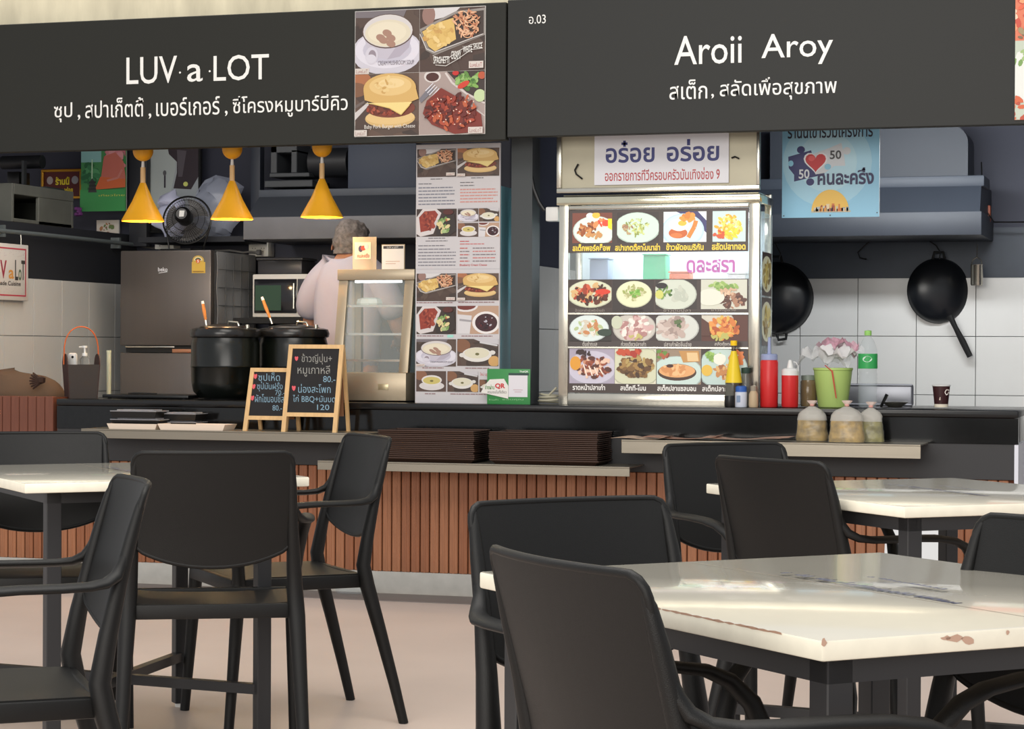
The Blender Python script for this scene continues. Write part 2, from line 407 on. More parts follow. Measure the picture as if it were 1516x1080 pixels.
# tray rails
def rail(label, x0, x1, ytop, ybot, Y=9.04):
    a = P(x0, ytop, Y); b = P(x1, ytop, Y); xm = (x0+x1)/2
    z1 = P(xm, ytop, Y).z; z0 = P(xm, ybot, Y).z
    t = thing('tray_rail', label, 'shelf', ((a.x+b.x)/2, Y, z1))
    h = (b.x-a.x)/2
    m = MB(); m.box(-h, h, 0, 0.255, -0.006, 0.0, 0.001, seg=1); m.build('shelf_top', M_ALU, t)
    m = MB(); m.box(-h, h, 0.0, 0.008, z0-z1, -0.0065, 0.001, seg=1); m.build('front_lip', M_ALU, t)
    for q in (-h+0.12, h-0.12):
        m = MB(); m.box(q-0.008, q+0.008, 0.01, 0.25, z0-z1+0.008, -0.007); m.build('bracket', M_BLACKM, t)
    return t, z1
railL, zL = rail('steel tray rail under the chalkboards at left', 120, 545, 638.5, 652.5)
railM, zM = rail('lowest steel tray rail holding the two stacks of brown trays', 470, 932, 687, 701)
railR, zR = rail('steel tray rail holding the three bags of curry at right', 920, 1363, 655, 675.5)

# ================================================================== tables
def table(label, N, a, s1, s2, decal=True, ins=0.05, lx=(0, 0)):
    t = thing('dining_table', label, 'table', (N[0], N[1], 0), a, None)
    m = MB(); m.box(0, s1, 0, s2, 0.7232, 0.75, 0.004, seg=2); top = m.build('tabletop', [M_TOPW, M_EDGE], t)
    for f in top.data.polygons:
        if f.normal.z < 0.6: f.material_index = 1
    m = MB(); w = 0.04; i = 0.006
    for (x0, x1, y0, y1) in ((ins-0.02, s1-ins+0.02, ins-0.02, ins+0.01), (ins-0.02, s1-ins+0.02, s2-ins-0.01, s2-ins+0.02), (ins-0.02, ins+0.01, ins+0.01, s2-ins-0.01), (s1-ins-0.01, s1-ins+0.02, ins+0.01, s2-ins-0.01)):
        m.box(x0, x1, y0, y1, 0.69, 0.7228)
    m.build('apron', M_STEELB, t, smooth=False)
    for (x, y) in ((ins, ins), (s1-ins, ins), (ins, s2-ins), (s1-ins, s2-ins)):
        m = MB(); m.box(x-0.02, x+0.02, y-0.02, y+0.02, 0.012, 0.7225, 0.002, seg=1); l = m.build('leg', M_STEELB, t)
        m = MB(); m.cyl((x, y, 0), (x, y, 0.014), 0.014); m.build('glide', M_WHITE, l)
    c = Vector((s1/2, s2/2, 0.155))
    for (x, y) in ((ins, ins), (s1-ins, ins), (ins, s2-ins), (s1-ins, s2-ins)):
        d = Vector((x, y, 0.155))-c; L = d.length; an = math.atan2(d.y, d.x)
        m = MB(); m.box(0.0, L-0.015, -0.014, 0.014, -0.014, 0.014, m=Matrix.Translation(c) @ Matrix.Rotation(an, 4, 'Z')); m.build('stretcher', M_STEELB, t, smooth=False)
    # printed line of blue script across the middle of the laminate
    if decal:
        pr = Print(lambda u, v: Vector((v, u, 0.7503)), nrm=(0, 0, 1)); a_, b_ = s2, s1
        r = random.Random(3)
        for (yy, L0, L1, hh) in ((b_*0.5, 0.26, 0.72, 0.030), (b_*0.60, 0.38, 0.58, 0.018)):
            u = a_*L0
            col = (66, 72, 100)
            while u < a_*L1:
                w = r.uniform(0.008, 0.018)
                if r.random() < 0.16: u += 0.012; continue
                k = hh*r.uniform(0.5, 1.0)
                pr.line([(u, yy), (u+w*0.4, yy+k), (u+w*0.8, yy+k*0.2), (u+w, yy+k*0.6)], 0.0036, col); u += w*1.05
        pr.l = 1; pr.line([(0.02, b_*0.49), (a_-0.02, b_*0.49)], 0.002, (150, 140, 124))
        pr.build('printed_script', t, world=False)
    return t
A1 = 0.788; A2 = 0.725; A0 = 0.770; S1, S2 = 0.793, 0.925
T1_ = table('nearest cream table at lower right with chipped corner and blue script', (-0.4357, 2.6717), A1, S1, S2)
table('cream table behind, in front of the counter at right', (-0.638, 5.0548), A2, S1, S2)
table('cream table at left, far end hidden by the chair backs', (-2.911, 5.075), A0, S1, S2, True, 0.10)
for (u, v, a, b) in ((.205, .741, .016, .005), (.225, .738, .010, .006), (.19, .742, .008, .003), (.002, .747, .004, .006), (.29, .744, .003, .003)):
    pr = Print(lambda x, y: Vector((x, -0.0004, y)), nrm=(0, -1, 0)); pr.ell(u, v, a, b, (190, 156, 136), 0, 9, wob=.3); pr.build('paint_chip', T1_, world=False)
pr = Print(lambda u, v: Vector((-0.0004, u, v)), nrm=(-1, 0, 0))
for k in range(16): pr.ell(.10+.026*k, .7485, .016, .0016, (178, 142, 120), 0, 8, wob=.3); pr.l = 1
pr.build('worn_edge', T1_, world=False)
# ================================================================== chairs
def make_chair(label):
    t = thing('resin_armchair', label, 'chair', group=None)
    # backrest: curved shell with a rolled rim
    def yb_(z): return -0.212-(z-0.46)*0.20-max(0, z-0.62)*0.06
    def bk(u, v, off=0.0):
        s = math.sin(PI*(u-0.5))
        hw = 0.200+0.003*v
        zb = 0.542+0.048*abs(s)**2.2; ztp = 0.838
        z = zb+(ztp-zb)*v
        k = min(1, max(0, (abs(s)-0.87)/0.13)); dr = 0.028*(1-math.sqrt(1-k*k))
        if v > 0.8: z -= dr*(v-0.8)/0.2
        if v < 0.2: z += dr*0.7*(0.2-v)/0.2
        return Vector((s*hw, yb_(z)-0.030*(1-s*s)+off, z))
    m = MB(); m.grid(lambda u, v: bk(u, v, 0.005), 20, 8, thick=(0, -0.010, 0))
    m.build('backrest', M_CHAIR, t, ang=1.0)
    m = MB()
    per = [bk(0, v/8) for v in range(9)]+[bk(u/20, 1) for u in range(1, 21)]+[bk(1, 1-v/8) for v in range(1, 9)]+[bk(1-u/20, 0) for u in range(1, 20)]
    m.tube(per, 0.0066, 8, closed=True); m.build('backrest_rim', M_CHAIR, t, ang=1.5)
    # seat
    def se(u, v):
        s = 2*u-1; q = 2*v-1; hw = 0.205+0.02*v
        z = 0.445-0.010*(1-s*s)*(1-0.3*q*q)
        if v > 0.85: z -= 0.014*((v-0.85)/0.15)**2
        return Vector((s*hw, -0.21+0.385*v, z))
    m = MB(); m.grid(se, 12, 12, thick=(0, 0, -0.012)); m.build('seat', M_CHAIR, t, ang=1.0)
    m = MB()
    ring = [(-0.205, -0.215), (0.205, -0.215), (0.226, 0.180), (-0.226, 0.180)]
    for i in range(4):
        a, b = ring[i], ring[(i+1) % 4]; d = Vector((b[0]-a[0], b[1]-a[1], 0)).normalized(); nn = Vector((d.y, -d.x, 0))*0.010
        A = Vector((a[0], a[1], 0.404)); B = Vector((b[0], b[1], 0.404))
        m.prism([A-nn, A+nn, B+nn, B-nn], (0, 0, 0.038), 0.004)
    m.build('seat_apron', M_CHAIR, t)
    for sx in (-1, 1):
        pts = [(.234, -.335, 0), (.230, -.305, .12), (.223, -.262, .28), (.217, -.225, .41), (.213, -.214, .47), (.208, yb_(.56)+.002, .56), (.203, yb_(.66)+.002, .66), (.201, yb_(.75)+.002, .75), (.199, yb_(.80)+.001, .800), (.194, yb_(.826)-.001, .826)]
        rad = [.0145, .0165, .0195, .0225, .0215, .0185, .0150, .0125, .0095, .0045]
        m = MB(); m.tube([(sx*x, y, z) for x, y, z in pts], rad, 12); m.build('leg', M_CHAIR, t, ang=1.2)
        pts = [(.235, .200, 0), (.232, .188, .15), (.228, .175, .32), (.226, .168, .43)]
        m = MB(); m.tube([(sx*x, y, z) for x, y, z in pts], [.0145, .0165, .0195, .0215], 12); m.build('leg', M_CHAIR, t, ang=1.2)
        arm = [(.226, .168, .425), (.232, .172, .48), (.242, .166, .54), (.251, .145, .592), (.257, .11, .626), (.259, .07, .643), (.258, .01, .652), (.255, -.06, .655), (.250, -.14, .655), (.243, -.19, .656), (.230, -.222, .660), (.216, -.244, .672), (.207, -.256, .692), (.202, yb_(.73), .73)]
        rr = [.0205, .0185, .017, .0165, .0165, .0165, .017, .017, .017, .017, .016, .015, .012, .009]; fl_ = [(1, 1), (1, .95), (.95, .95), (.85, 1), (.7, 1.05), (.58, 1.1), (.52, 1.1), (.5, 1.1), (.5, 1.1), (.5, 1.1), (.6, 1.0), (.75, .95), (.9, .9), (1, 1)]
        m = MB(); m.tube([(sx*x, y, z) for x, y, z in arm], rr, 12, flat=fl_); m.build('armrest', M_CHAIR, t, ang=1.2)
    return t
chair0 = None
def chair(label, cx, cy, face, s=1.0):     # (cx, cy): middle of the backrest top; face: heading in degrees of the sitter
    global chair0
    a = math.radians(face); d = Vector((math.cos(a), math.sin(a), 0))
    loc = Vector((cx, cy, 0))+d*0.30; rz = a-PI/2
    if chair0 is None: chair0 = make_chair(label); chair0.location = loc; chair0.rotation_euler = (0, 0, rz); r = chair0
    else: r = copy_tree(chair0, loc, rz, label)
    r['group'] = 'black resin armchairs around the cream tables'
    return r
chair('black resin armchair seen from behind, pushed under the left table', -2.395, 5.12, 116)
chair('black resin armchair cut off at the lower left corner, seat towards the frame edge', -2.03, 3.945, 216)
chair('black resin armchair with free-standing splayed legs, right of the left table', -2.41, 6.24, 221)
chair('black resin armchair behind the left table, cut by the left frame edge', -3.42, 6.05, -58)
chair('black resin armchair on the far side of the nearest table, facing the camera', -1.049, 3.705, -42)
chair('nearest black resin armchair, curved back turned to the camera at lower middle', -0.762, 2.66, 44)
chair('black resin armchair far side of the right-hand back table, grey-blue sheen', -1.28, 6.12, -45)
chair('black resin armchair seen from behind at the right-hand back table', -0.995, 5.30, 52)
chair('black resin armchair cut by the right frame edge, behind the nearest table', -0.195, 3.50, 225)
# ================================================================== printed food pictures
def QF(x0, y0, x1, y1, Y):
    a = P(x0, (y0+y1)/2, Y).x; b = P(x1, (y0+y1)/2, Y).x; xm = (x0+x1)/2; t = P(xm, y0, Y).z; d = P(xm, y1, Y).z
    return lambda x, y: Vector((a+(b-a)*(x-x0)/(x1-x0), Y, t+(d-t)*(y-y0)/(y1-y0)))
class Ph:
    def __init__(s, pr, x0, y0, x1, y1, bg=(70, 52, 44), base=3):
        s.p = pr; s.r0 = (x0, y0, x1, y1); s.w = x1-x0; s.h = y1-y0; pr.clip = s.r0; pr.l = base; pr.rect(x0, y0, x1, y1, bg)
    def X(s, u): return s.r0[0]+u*s.w
    def Y(s, v): return s.r0[1]+v*s.h
    def e(s, u, v, ru, rv, col, a=0, n=18, wob=0): s.p.ell(s.X(u), s.Y(v), ru*s.w, rv*s.h, col, a, n, wob=wob); return s
    def b(s, u, v, ru, rv, cols, n, sz, seed=1, shape=0.6): s.p.blobs(s.X(u), s.Y(v), ru*s.w, rv*s.h, cols, n, sz*s.w, seed, shape); return s
    def q(s, pts, col): s.p.poly([(s.X(u), s.Y(v)) for u, v in pts], col); return s
    def l(s, pts, w, col): s.p.line([(s.X(u), s.Y(v)) for u, v in pts], w*s.w, col); return s
    def t(s, txt, u0, u1, v0, v1, col, bold=0): s.p.text(txt, s.X(u0), s.X(u1), s.Y(v0), s.Y(v1), col, bold); return s
    def end(s): s.p.clip = None
def wood(h, seed=1):
    h.b(.5, .5, .7, .7, [(78, 60, 52), (62, 48, 42), (88, 70, 60)], 14, .3, seed, .3)
def cup_soup(pr, *r):
    h = Ph(pr, *r, bg=(84, 66, 58)); wood(h, 2)
    h.q([(0, 0), (.8, 0), (.75, .12), (0, .1)], (120, 112, 116))
    h.e(.5, .66, .56, .36, (206, 202, 212), n=30).e(.5, .62, .5, .3, (222, 218, 228), n=30).e(.5, .62, .38, .22, (196, 192, 206), n=24)
    h.q([(.12, .32), (.9, .32), (.84, .6), (.7, .74), (.5, .78), (.3, .73), (.18, .58)], (196, 190, 202))
    h.q([(.5, .78), (.7, .74), (.84, .6), (.9, .32), (.7, .5)], (178, 170, 184))
    h.e(.51, .33, .4, .275, (92, 70, 62), n=30).e(.51, .325, .385, .26, (214, 208, 206), n=30).e(.51, .36, .355, .215, (222, 212, 188), n=30).e(.5, .35, .3, .17, (230, 220, 196), n=24)
    for (u, v) in ((.40, .43), (.5, .36), (.56, .44), (.56, .53), (.44, .47)): h.e(u, v, .075, .055, (168, 130, 112), .4)
    h.e(.26, .71, .1, .14, (210, 205, 216)).e(.27, .71, .06, .09, (150, 138, 148)).e(.25, .76, .08, .07, (214, 210, 220))
    h.t('CREAM MUSHROOM SOUP', .36, .92, .8, .87, (110, 100, 110))
    h.q([(0, .91), (.22, .91), (.22, 1), (0, 1)], (214, 204, 196)); h.t('LuvaLoT', .02, .2, .93, .985, (150, 90, 84)); h.end()
def spaghetti(pr, *r, banner=True):
    h = Ph(pr, *r, bg=(76, 56, 48)); wood(h, 4)
    h.q([(.1, 0), (.62, 0), (.5, .12), (.12, .2)], (214, 210, 210)).e(.14, .1, .1, .16, (150, 116, 106))
    h.q([(.0, .32), (.55, .06), (1, .02), (1, .45), (.24, .74), (.1, .66)], (150, 142, 136)).q([(.03, .35), (.55, .1), (.98, .06), (.98, .42), (.24, .69), (.14, .62)], (62, 48, 42))
    h.q([(.04, .36), (.3, .22), (.52, .16), (.56, .5), (.24, .68), (.14, .6)], (222, 186, 108)).b(.3, .42, .24, .2, [(230, 196, 122), (214, 176, 98), (236, 206, 140), (205, 160, 90)], 30, .05, 5)
    h.b(.74, .26, .22, .24, [(206, 142, 104), (222, 162, 122), (186, 116, 82), (230, 178, 140)], 60, .05, 6, .3)
    rr = random.Random(5)
    for i in range(26):
        a = rr.uniform(0, 6.28); u = .74+.16*math.cos(a)*rr.random(); v = .25+.18*math.sin(a)*rr.random(); rd = rr.uniform(.04, .1)
        b0 = rr.uniform(0, 6); h.l([(u+rd*math.cos(b0+k*.6), v+rd*.9*math.sin(b0+k*.6)) for k in range(5)], .013, rr.choice([(232, 176, 134), (196, 122, 84), (240, 196, 158)]))
    h.l([(.02, .4), (.12, .64), (.24, .7), (.98, .44)], .014, (206, 200, 196))
    if banner:
        h.l([(.22, .75), (.4, .84), (.6, .7), (.8, .6), (.98, .57)], .008, (235, 232, 226)).l([(.26, .9), (.42, .92), (.6, .82), (.8, .68), (.98, .66)], .008, (235, 232, 226))
        for (w, u0, u1, v0, v1) in (('SPAGHETTI', .23, .47, .77, .88), ('CREAMY', .5, .65, .69, .82), ('WHITE', .68, .82, .62, .72), ('SAUCE', .84, .97, .58, .66)): h.t(w, u0, u1, v0, v1, (240, 238, 232), .01)
    h.q([(.77, .86), (.99, .86), (.99, .97), (.77, .97)], (214, 204, 196)); h.t('LuvaLoT', .79, .97, .885, .95, (160, 80, 76)); h.end()
def burger(pr, *r, script=True):
    h = Ph(pr, *r, bg=(98, 76, 64)); wood(h, 8)
    h.e(.05, .08, .2, .12, (172, 108, 70)).e(.0, .25, .2, .12, (128, 88, 62)).q([(0, .62), (.2, .45), (.22, .5), (0, .74)], (206, 200, 198)).q([(0, .5), (.15, .42), (.15, .46), (0, .56)], (110, 96, 90))
    h.e(.55, .72, .39, .15, (214, 178, 116), n=26).e(.55, .7, .38, .12, (226, 192, 132), n=26)
    h.e(.56, .56, .38, .15, (120, 58, 40), n=26).b(.52, .57, .36, .1, [(150, 64, 44), (112, 44, 32), (172, 84, 60), (92, 44, 32)], 60, .035, 9)
    h.e(.55, .24, .41, .24, (214, 174, 104), n=30).q([(.14, .26), (.96, .26), (1.0, .42), (.75, .52), (.4, .5), (.16, .42)], (214, 174, 104)).e(.56, .2, .33, .16, (228, 194, 130), n=26).e(.58, .16, .2, .08, (236, 208, 152))
    h.q([(.16, .47), (.5, .47), (.9, .47), (.73, .67), (.55, .56), (.35, .5)], (238, 214, 140)).l([(.3, .49), (.55, .56), (.73, .67), (.86, .52)], .012, (220, 186, 106))
    h.b(.5, .2, .3, .14, [(232, 202, 140), (204, 162, 94)], 14, .04, 10)
    if script: h.t('Baby Pork Burger with Cheese', .16, .95, .82, .9, (232, 226, 218))
    h.q([(0, .9), (.2, .9), (.2, 1), (0, 1)], (214, 204, 196)); h.t('LuvaLoT', .02, .18, .92, .985, (150, 110, 104)); h.end()
def ribs(pr, *r):
    h = Ph(pr, *r, bg=(132, 112, 106)); h.q([(0, 0), (.45, 0), (1, .55), (1, 1), (0, 1)], (168, 150, 144))
    h.q([(.42, .0), (1, 0), (1, .5), (.72, .34)], (58, 44, 40)).e(.2, .07, .13, .1, (216, 208, 204)).e(.2, .08, .1, .07, (74, 34, 28))
    h.l([(.4, .02), (.5, .18), (.72, .36), (1, .52)], .03, (214, 204, 200)).l([(.6, .4), (1, .72)], .02, (206, 194, 190))
    h.b(.76, .15, .2, .13, [(96, 140, 62), (130, 172, 84), (66, 112, 48), (150, 186, 110)], 46, .05, 11, .6).e(.68, .22, .1, .045, (206, 62, 40), -.5).e(.56, .03, .05, .04, (196, 40, 34)).e(.93, .4, .09, .1, (196, 214, 164)).e(.96, .08, .06, .06, (186, 84, 50))
    h.l([(.0, .46), (.2, .26)], .09, (120, 116, 124))
    for k in range(4): h.l([(.1+.03*k, .3+.035*k), (.22+.03*k, .18+.03*k)], .014, (226, 224, 230))
    h.q([(.12, .46), (.34, .26), (.6, .42), (.95, .7), (.98, .96), (.55, 1.0), (.2, .84), (.06, .66)], (126, 42, 28))
    h.b(.5, .64, .42, .32, [(150, 52, 34), (104, 30, 22), (176, 72, 46), (84, 26, 20), (190, 92, 54)], 110, .05, 12, .5)
    rr = random.Random(4)
    for i in range(26): h.e(rr.uniform(.2, .85), rr.uniform(.4, .9), .014, .009, (238, 196, 176), rr.uniform(0, 3), 7)
    h.q([(.77, .9), (.99, .9), (.99, 1), (.77, 1)], (214, 204, 196)); h.t('LuvaLoT', .79, .97, .92, .985, (150, 100, 94)); h.end()
def ribs_tray(pr, *r):
    h = Ph(pr, *r, bg=(62, 46, 40)); h.q([(.0, .3), (.15, 0), (.5, 0), (.62, .15), (.42, .9), (.1, 1), (0, .9)], (214, 206, 204)).q([(.06, .3), (.2, .08), (.46, .06), (.54, .2), (.36, .76), (.1, .84)], (146, 52, 36))
    h.b(.3, .44, .2, .34, [(160, 64, 44), (120, 38, 28), (176, 84, 60)], 30, .05, 3); h.q([(.5, .6), (.7, .25), (.95, .2), (1, .8), (.8, 1), (.5, .95)], (48, 38, 34))
    h.b(.72, .6, .18, .3, [(120, 152, 84), (168, 190, 130), (188, 92, 60), (222, 206, 150)], 26, .06, 6).e(.8, .12, .13, .1, (84, 34, 28)); h.end()
def bowl(pr, *r, col=(220, 214, 190)):
    h = Ph(pr, *r, bg=(86, 64, 54)); wood(h, 5); h.e(.12, .25, .2, .25, (130, 88, 62)).q([(.4, 0), (1, 0), (1, .2), (.6, .12)], (200, 196, 200)).l([(.55, .12), (.98, .24)], .04, (206, 204, 206))
    h.e(.48, .58, .36, .27, (226, 222, 216), n=26).e(.12, .6, .07, .08, (220, 216, 210)).e(.86, .5, .07, .08, (220, 216, 210)).e(.48, .52, .3, .2, col, n=24).e(.49, .56, .05, .05, (112, 108, 66)).e(.9, .82, .14, .2, (206, 160, 98)); h.end()
def yellow_cup(pr, *r): 
    h = Ph(pr, *r, bg=(84, 64, 56)); h.e(.14, .2, .22, .25, (140, 96, 70)); h.e(.52, .72, .42, .22, (216, 210, 208), n=26).q([(.2, .45), (.84, .45), (.74, .76), (.3, .76)], (220, 214, 212)).e(.52, .44, .34, .24, (226, 220, 216), n=24).e(.52, .46, .29, .18, (206, 190, 110), n=24).e(.52, .48, .06, .05, (120, 112, 60)); h.end()
def berry(pr, *r):
    h = Ph(pr, *r, bg=(186, 152, 128)); h.e(.2, .0, .3, .22, (226, 220, 218)).e(.2, -.02, .25, .17, (112, 44, 36)); h.q([(0, .3), (.35, .35), (.3, 1), (0, 1)], (214, 210, 212)).l([(.05, .5), (.35, .55)], .05, (160, 156, 160))
    h.e(.7, .6, .34, .4, (234, 228, 226), n=26).e(.7, .6, .27, .32, (58, 18, 28), n=26).b(.7, .58, .22, .26, [(40, 12, 24), (84, 26, 38), (30, 14, 30), (190, 186, 196)], 26, .03, 9); h.end()
def greek(pr, x0, x1, y, n, dy, cols, h=1.1, seed=1):
    # rows of small print too fine to read in the photograph
    r = random.Random(seed)
    for k in range(n):
        pr.l = 2; x = x0; e = x1 if k % 3 else x1-(x1-x0)*.25*r.random()
        while x < e:
            w = r.uniform(2.5, 8); pr.rect(x, y+k*dy, min(x+w, e), y+k*dy+h, cols[k % len(cols)]); pr.l = 2; x += w+.8

# ------------------------------------------------------------------ the panel of four photos on the left fascia
pr = Print(QF(526, 13.5, 718, 200, YS-0.004), step=0.0001); pr.rect(525.3, 12.8, 718.7, 200.7, (230, 226, 220))
cup_soup(pr, 526, 13.5, 621.7, 107); spaghetti(pr, 622, 13.5, 718, 107); burger(pr, 526, 107.3, 621.7, 200); ribs(pr, 622, 107.3, 718, 200)
pr.build('food_photo_panel', tL)
m = MB(); a = P(526, 106, YS-0.004); b = P(718, 106, YS-0.004); t = QF(526, 13.5, 718, 200, YS)(526, 13); d = QF(526, 13.5, 718, 200, YS)(526, 200)
m.box(a.x-tL.location.x, b.x-tL.location.x, -0.0038, -0.0005, d.z-tL.location.z, t.z-tL.location.z); m.build('panel_board', M_WHITE, tL, smooth=False)
pr = Print(QF(1503, -60, 1640, 176, YS-0.004), step=0.0001)
h = Ph(pr, 1503, -60, 1640, 58, bg=(226, 120, 84)); h.b(.1, .55, .3, .45, [(230, 96, 60), (246, 160, 110), (206, 70, 44), (250, 210, 180)], 50, .06, 3); h.b(.1, .9, .3, .1, [(120, 100, 70), (160, 140, 100)], 20, .04, 4); h.end()
h = Ph(pr, 1503, 58, 1640, 176, bg=(196, 206, 188)); h.e(.2, .45, .35, .35, (232, 234, 228)).b(.05, .2, .2, .12, [(120, 160, 80), (160, 190, 120)], 14, .05, 3).b(.05, .9, .3, .2, [(214, 96, 50), (190, 70, 40), (230, 130, 80)], 26, .05, 5); h.end()
pr.build('food_photo_panel', tR)

# ------------------------------------------------------------------ tall menu board
YM = 9.38
a = P(615.3, 400, YM); b = P(740, 400, YM); zt = P(678, 213, YM).z
tb = thing('menu_board', 'tall white menu board covered with food photos and prices', 'menu', ((a.x+b.x)/2, YM, zc)); hw = (b.x-a.x)/2
m = MB(); m.box(-hw, hw, 0, 0.012, 0.0, zt-zc, 0.001, seg=1); m.build('board', mat('menu_paper', (204, 200, 202), 0.5), tb)
pr = Print(QF(615.3, 213, 740, 595, YM-0.001), step=0.0001)
GR, RD = (150, 148, 150), (200, 120, 116)
spaghetti(pr, 617, 220, 675, 261.5, banner=False); burger(pr, 677, 220, 738.5, 261.5, script=False)
pr.l = 2
greek(pr, 637, 655, 264, 1, 2, [(90, 88, 90)]); greek(pr, 697, 716, 263.5, 1, 2, [(90, 88, 90)])
greek(pr, 619, 640, 271, 1, 2, [(90, 90, 96)]); greek(pr, 619, 673, 276.5, 6, 4.9, [(126, 128, 140)], 1.7, 3)
greek(pr, 681, 702, 270, 2, 4.5, [(96, 92, 96)]); greek(pr, 681, 736, 280, 5, 4.6, [(206, 142, 132)], 1.7, 4)
ribs_tray(pr, 616.5, 309, 676, 350)
cup_soup(pr, 678, 309, 708, 328.5); bowl(pr, 709, 309, 738.5, 328.5); yellow_cup(pr, 678, 330.5, 708, 351); berry(pr, 709, 330.5, 738.5, 351)
greek(pr, 634, 660, 352, 1, 2, [(110, 106, 110)]); greek(pr, 630, 664, 356, 1, 2, [(110, 106, 110)]); greek(pr, 619, 660, 363, 1, 2, [(90, 90, 100)]); greek(pr, 619, 675, 368, 6, 4.8, [(128, 126, 134)], 1.5, 5)
greek(pr, 681, 695, 357, 1, 2, [(190, 60, 60)]); greek(pr, 681, 718, 361, 1, 2, [(200, 90, 88)]); greek(pr, 681, 695, 367, 5, 4.8, [(190, 100, 96), (130, 120, 124)], 1.5, 6); greek(pr, 700, 734, 367, 5, 4.8, [(130, 120, 124), (200, 120, 116)], 1.5, 7)
pr.l = 2; pr.text('Blueberry Cream Cheese', 681, 721, 391, 395, (186, 60, 60), .01)
pr.l = 1; pr.rect(615.3, 398, 740, 398.7, (186, 184, 188))
spaghetti(pr, 617, 405, 676, 446, banner=False); burger(pr, 678, 405, 738.5, 445, script=False)
ribs_tray(pr, 617, 454, 676, 495); berry(pr, 678, 453, 738.5, 494.5)
for x0, x1, y in ((617, 674, 447.5), (679, 736, 447), (618, 660, 497), (684, 734, 497), (626, 658, 544.5), (690, 736, 544.5), (630, 648, 583), (668, 735, 583)): greek(pr, x0, x1, y, 1, 2, [(150, 120, 122)], 1.5, int(x0+y))
pr.l = 2; pr.rect(663, 496, 672, 500, (160, 220, 206))
cup_soup(pr, 617, 502.5, 676, 543); bowl(pr, 678, 502, 738.5, 542)
yellow_cup(pr, 617, 550, 661.5, 580.5); bowl(pr, 663.5, 550, 709, 580.5); bowl(pr, 711, 562, 738.5, 580.5)
pr.l = 2; pr.text('ใหม่ บลูเบอร์รี่', 712, 732, 551, 558, (196, 90, 90)); pr.build('printed_menu', tb)
# blue-tinted acrylic screen standing behind it
a = P(741, 400, 9.45); m = MB(); zt2 = P(748, 277, 9.5).z
m.box(-0.004, 0.004, 0, 0.36, 0, zt2-zc, 0.001, seg=1); o = m.build('acrylic_screen', mat('blue_acrylic', (120, 176, 190), 0.15, alpha=0.75), None)
tag(o, 'blue-tinted acrylic side screen standing edge-on behind the menu board', 'screen'); o.location = (a.x+0.006, 9.43, zc)

# ------------------------------------------------------------------ display kiosk with the photo films
YK = 9.40; KD = 0.30
xa, xb = P(827, 450, YK).x, P(1124, 450, YK).x; kx = (xa+xb)/2; hw = (xb-xa)/2
zk1 = P(975, 284, YK).z; zk2 = P(975, 196, YK).z; zi0 = P(975, 584, YK).z; zi1 = P(975, 309, YK).z
K = thing('food_display_kiosk', 'stainless display kiosk with four rows of food photos on its glass', 'kiosk', (kx, YK, zc))
pw = P(841, 450, YK).x-xa; pw2 = xb-P(1108, 450, YK).x
def kb(name, x0, x1, y0, y1, z0, z1, mt, bev=0.003):
    m = MB(); m.box(x0, x1, y0, y1, z0-zc, z1-zc, bev, seg=2); return m.build(name, mt, K)
kb('post', -hw, -hw+pw, 0, 0.03, zc, zk1-0.02, M_STEEL); kb('post', hw-pw2, hw, 0, 0.03, zc, zk1-0.02, M_STEEL)
kb('post', -hw, -hw+0.03, KD-0.03, KD, zc, zk1, M_STEEL); kb('post', hw-0.03, hw, KD-0.03, KD, zc, zk1, M_STEEL)
kb('bottom_rail', -hw+pw, hw-pw2, 0, 0.03, zc, zi0, M_STEEL); kb('top_rail', -hw+pw+0.001, hw-pw2-0.001, -0.004, 0.03, zi1, P(975, 303, YK).z, M_STEEL)
kb('crown', -hw-0.008, hw+0.004, -0.015, KD, P(975, 302, YK).z, P(975, 290, YK).z, mat('polished_steel', (214, 208, 184), 0.12, metal=1.0, var=0.1, vscale=9))
kb('roof', -hw+0.01, hw-0.01, 0.03, KD-0.01, P(975, 288, YK).z, P(975, 286, YK).z, M_STEEL)
# header box
hb = 0.022
kb('header_frame', -hw-0.01, hw, -0.01, 0.02, zk1, zk1+hb, M_STEEL); kb('header_frame', -hw-0.01, -hw+0.012, -0.01, 0.02, zk1+hb, zk2, M_STEEL); kb('header_frame', hw-0.014, hw, -0.01, 0.02, zk1+hb, zk2, M_STEEL)
kb('header_panel', -hw+0.012, hw-0.014, 0.004, 0.02, zk1+hb, zk2, mat('beige_steel', (172, 166, 146), 0.45, metal=0.3, var=0.08), 0)
pr = Print(QF(880, 203, 1079, 272.5, YK-0.004), step=0.0003); pr.rect(880, 198, 1079, 272.5, (222, 222, 228))
pr.text('อร๋อย', 897, 970, 207, 240, (34, 40, 112), .02); pr.l = 2; pr.text('อร่อย', 988, 1065, 207, 240, (34, 40, 112), .02); pr.l = 2
pr.text('ออกรายการทีวีครอบครัวบันเทิงช่อง 9', 896, 1066, 249, 267, (176, 56, 62), .012); pr.build('banner', K)
def wire(pts, r=0.0025, Y=YK-0.006): return [P(x, y, Y)-K.location for x, y in pts]
m = MB(); m.tube(wire([(856, 243), (851, 252), (853, 258), (862, 265)]), 0.004, 6); m.tube(wire([(1083, 234), (1088, 232), (1094, 235)]), 0.004, 6); m.build('loose_wire', M_BLACKM, K)
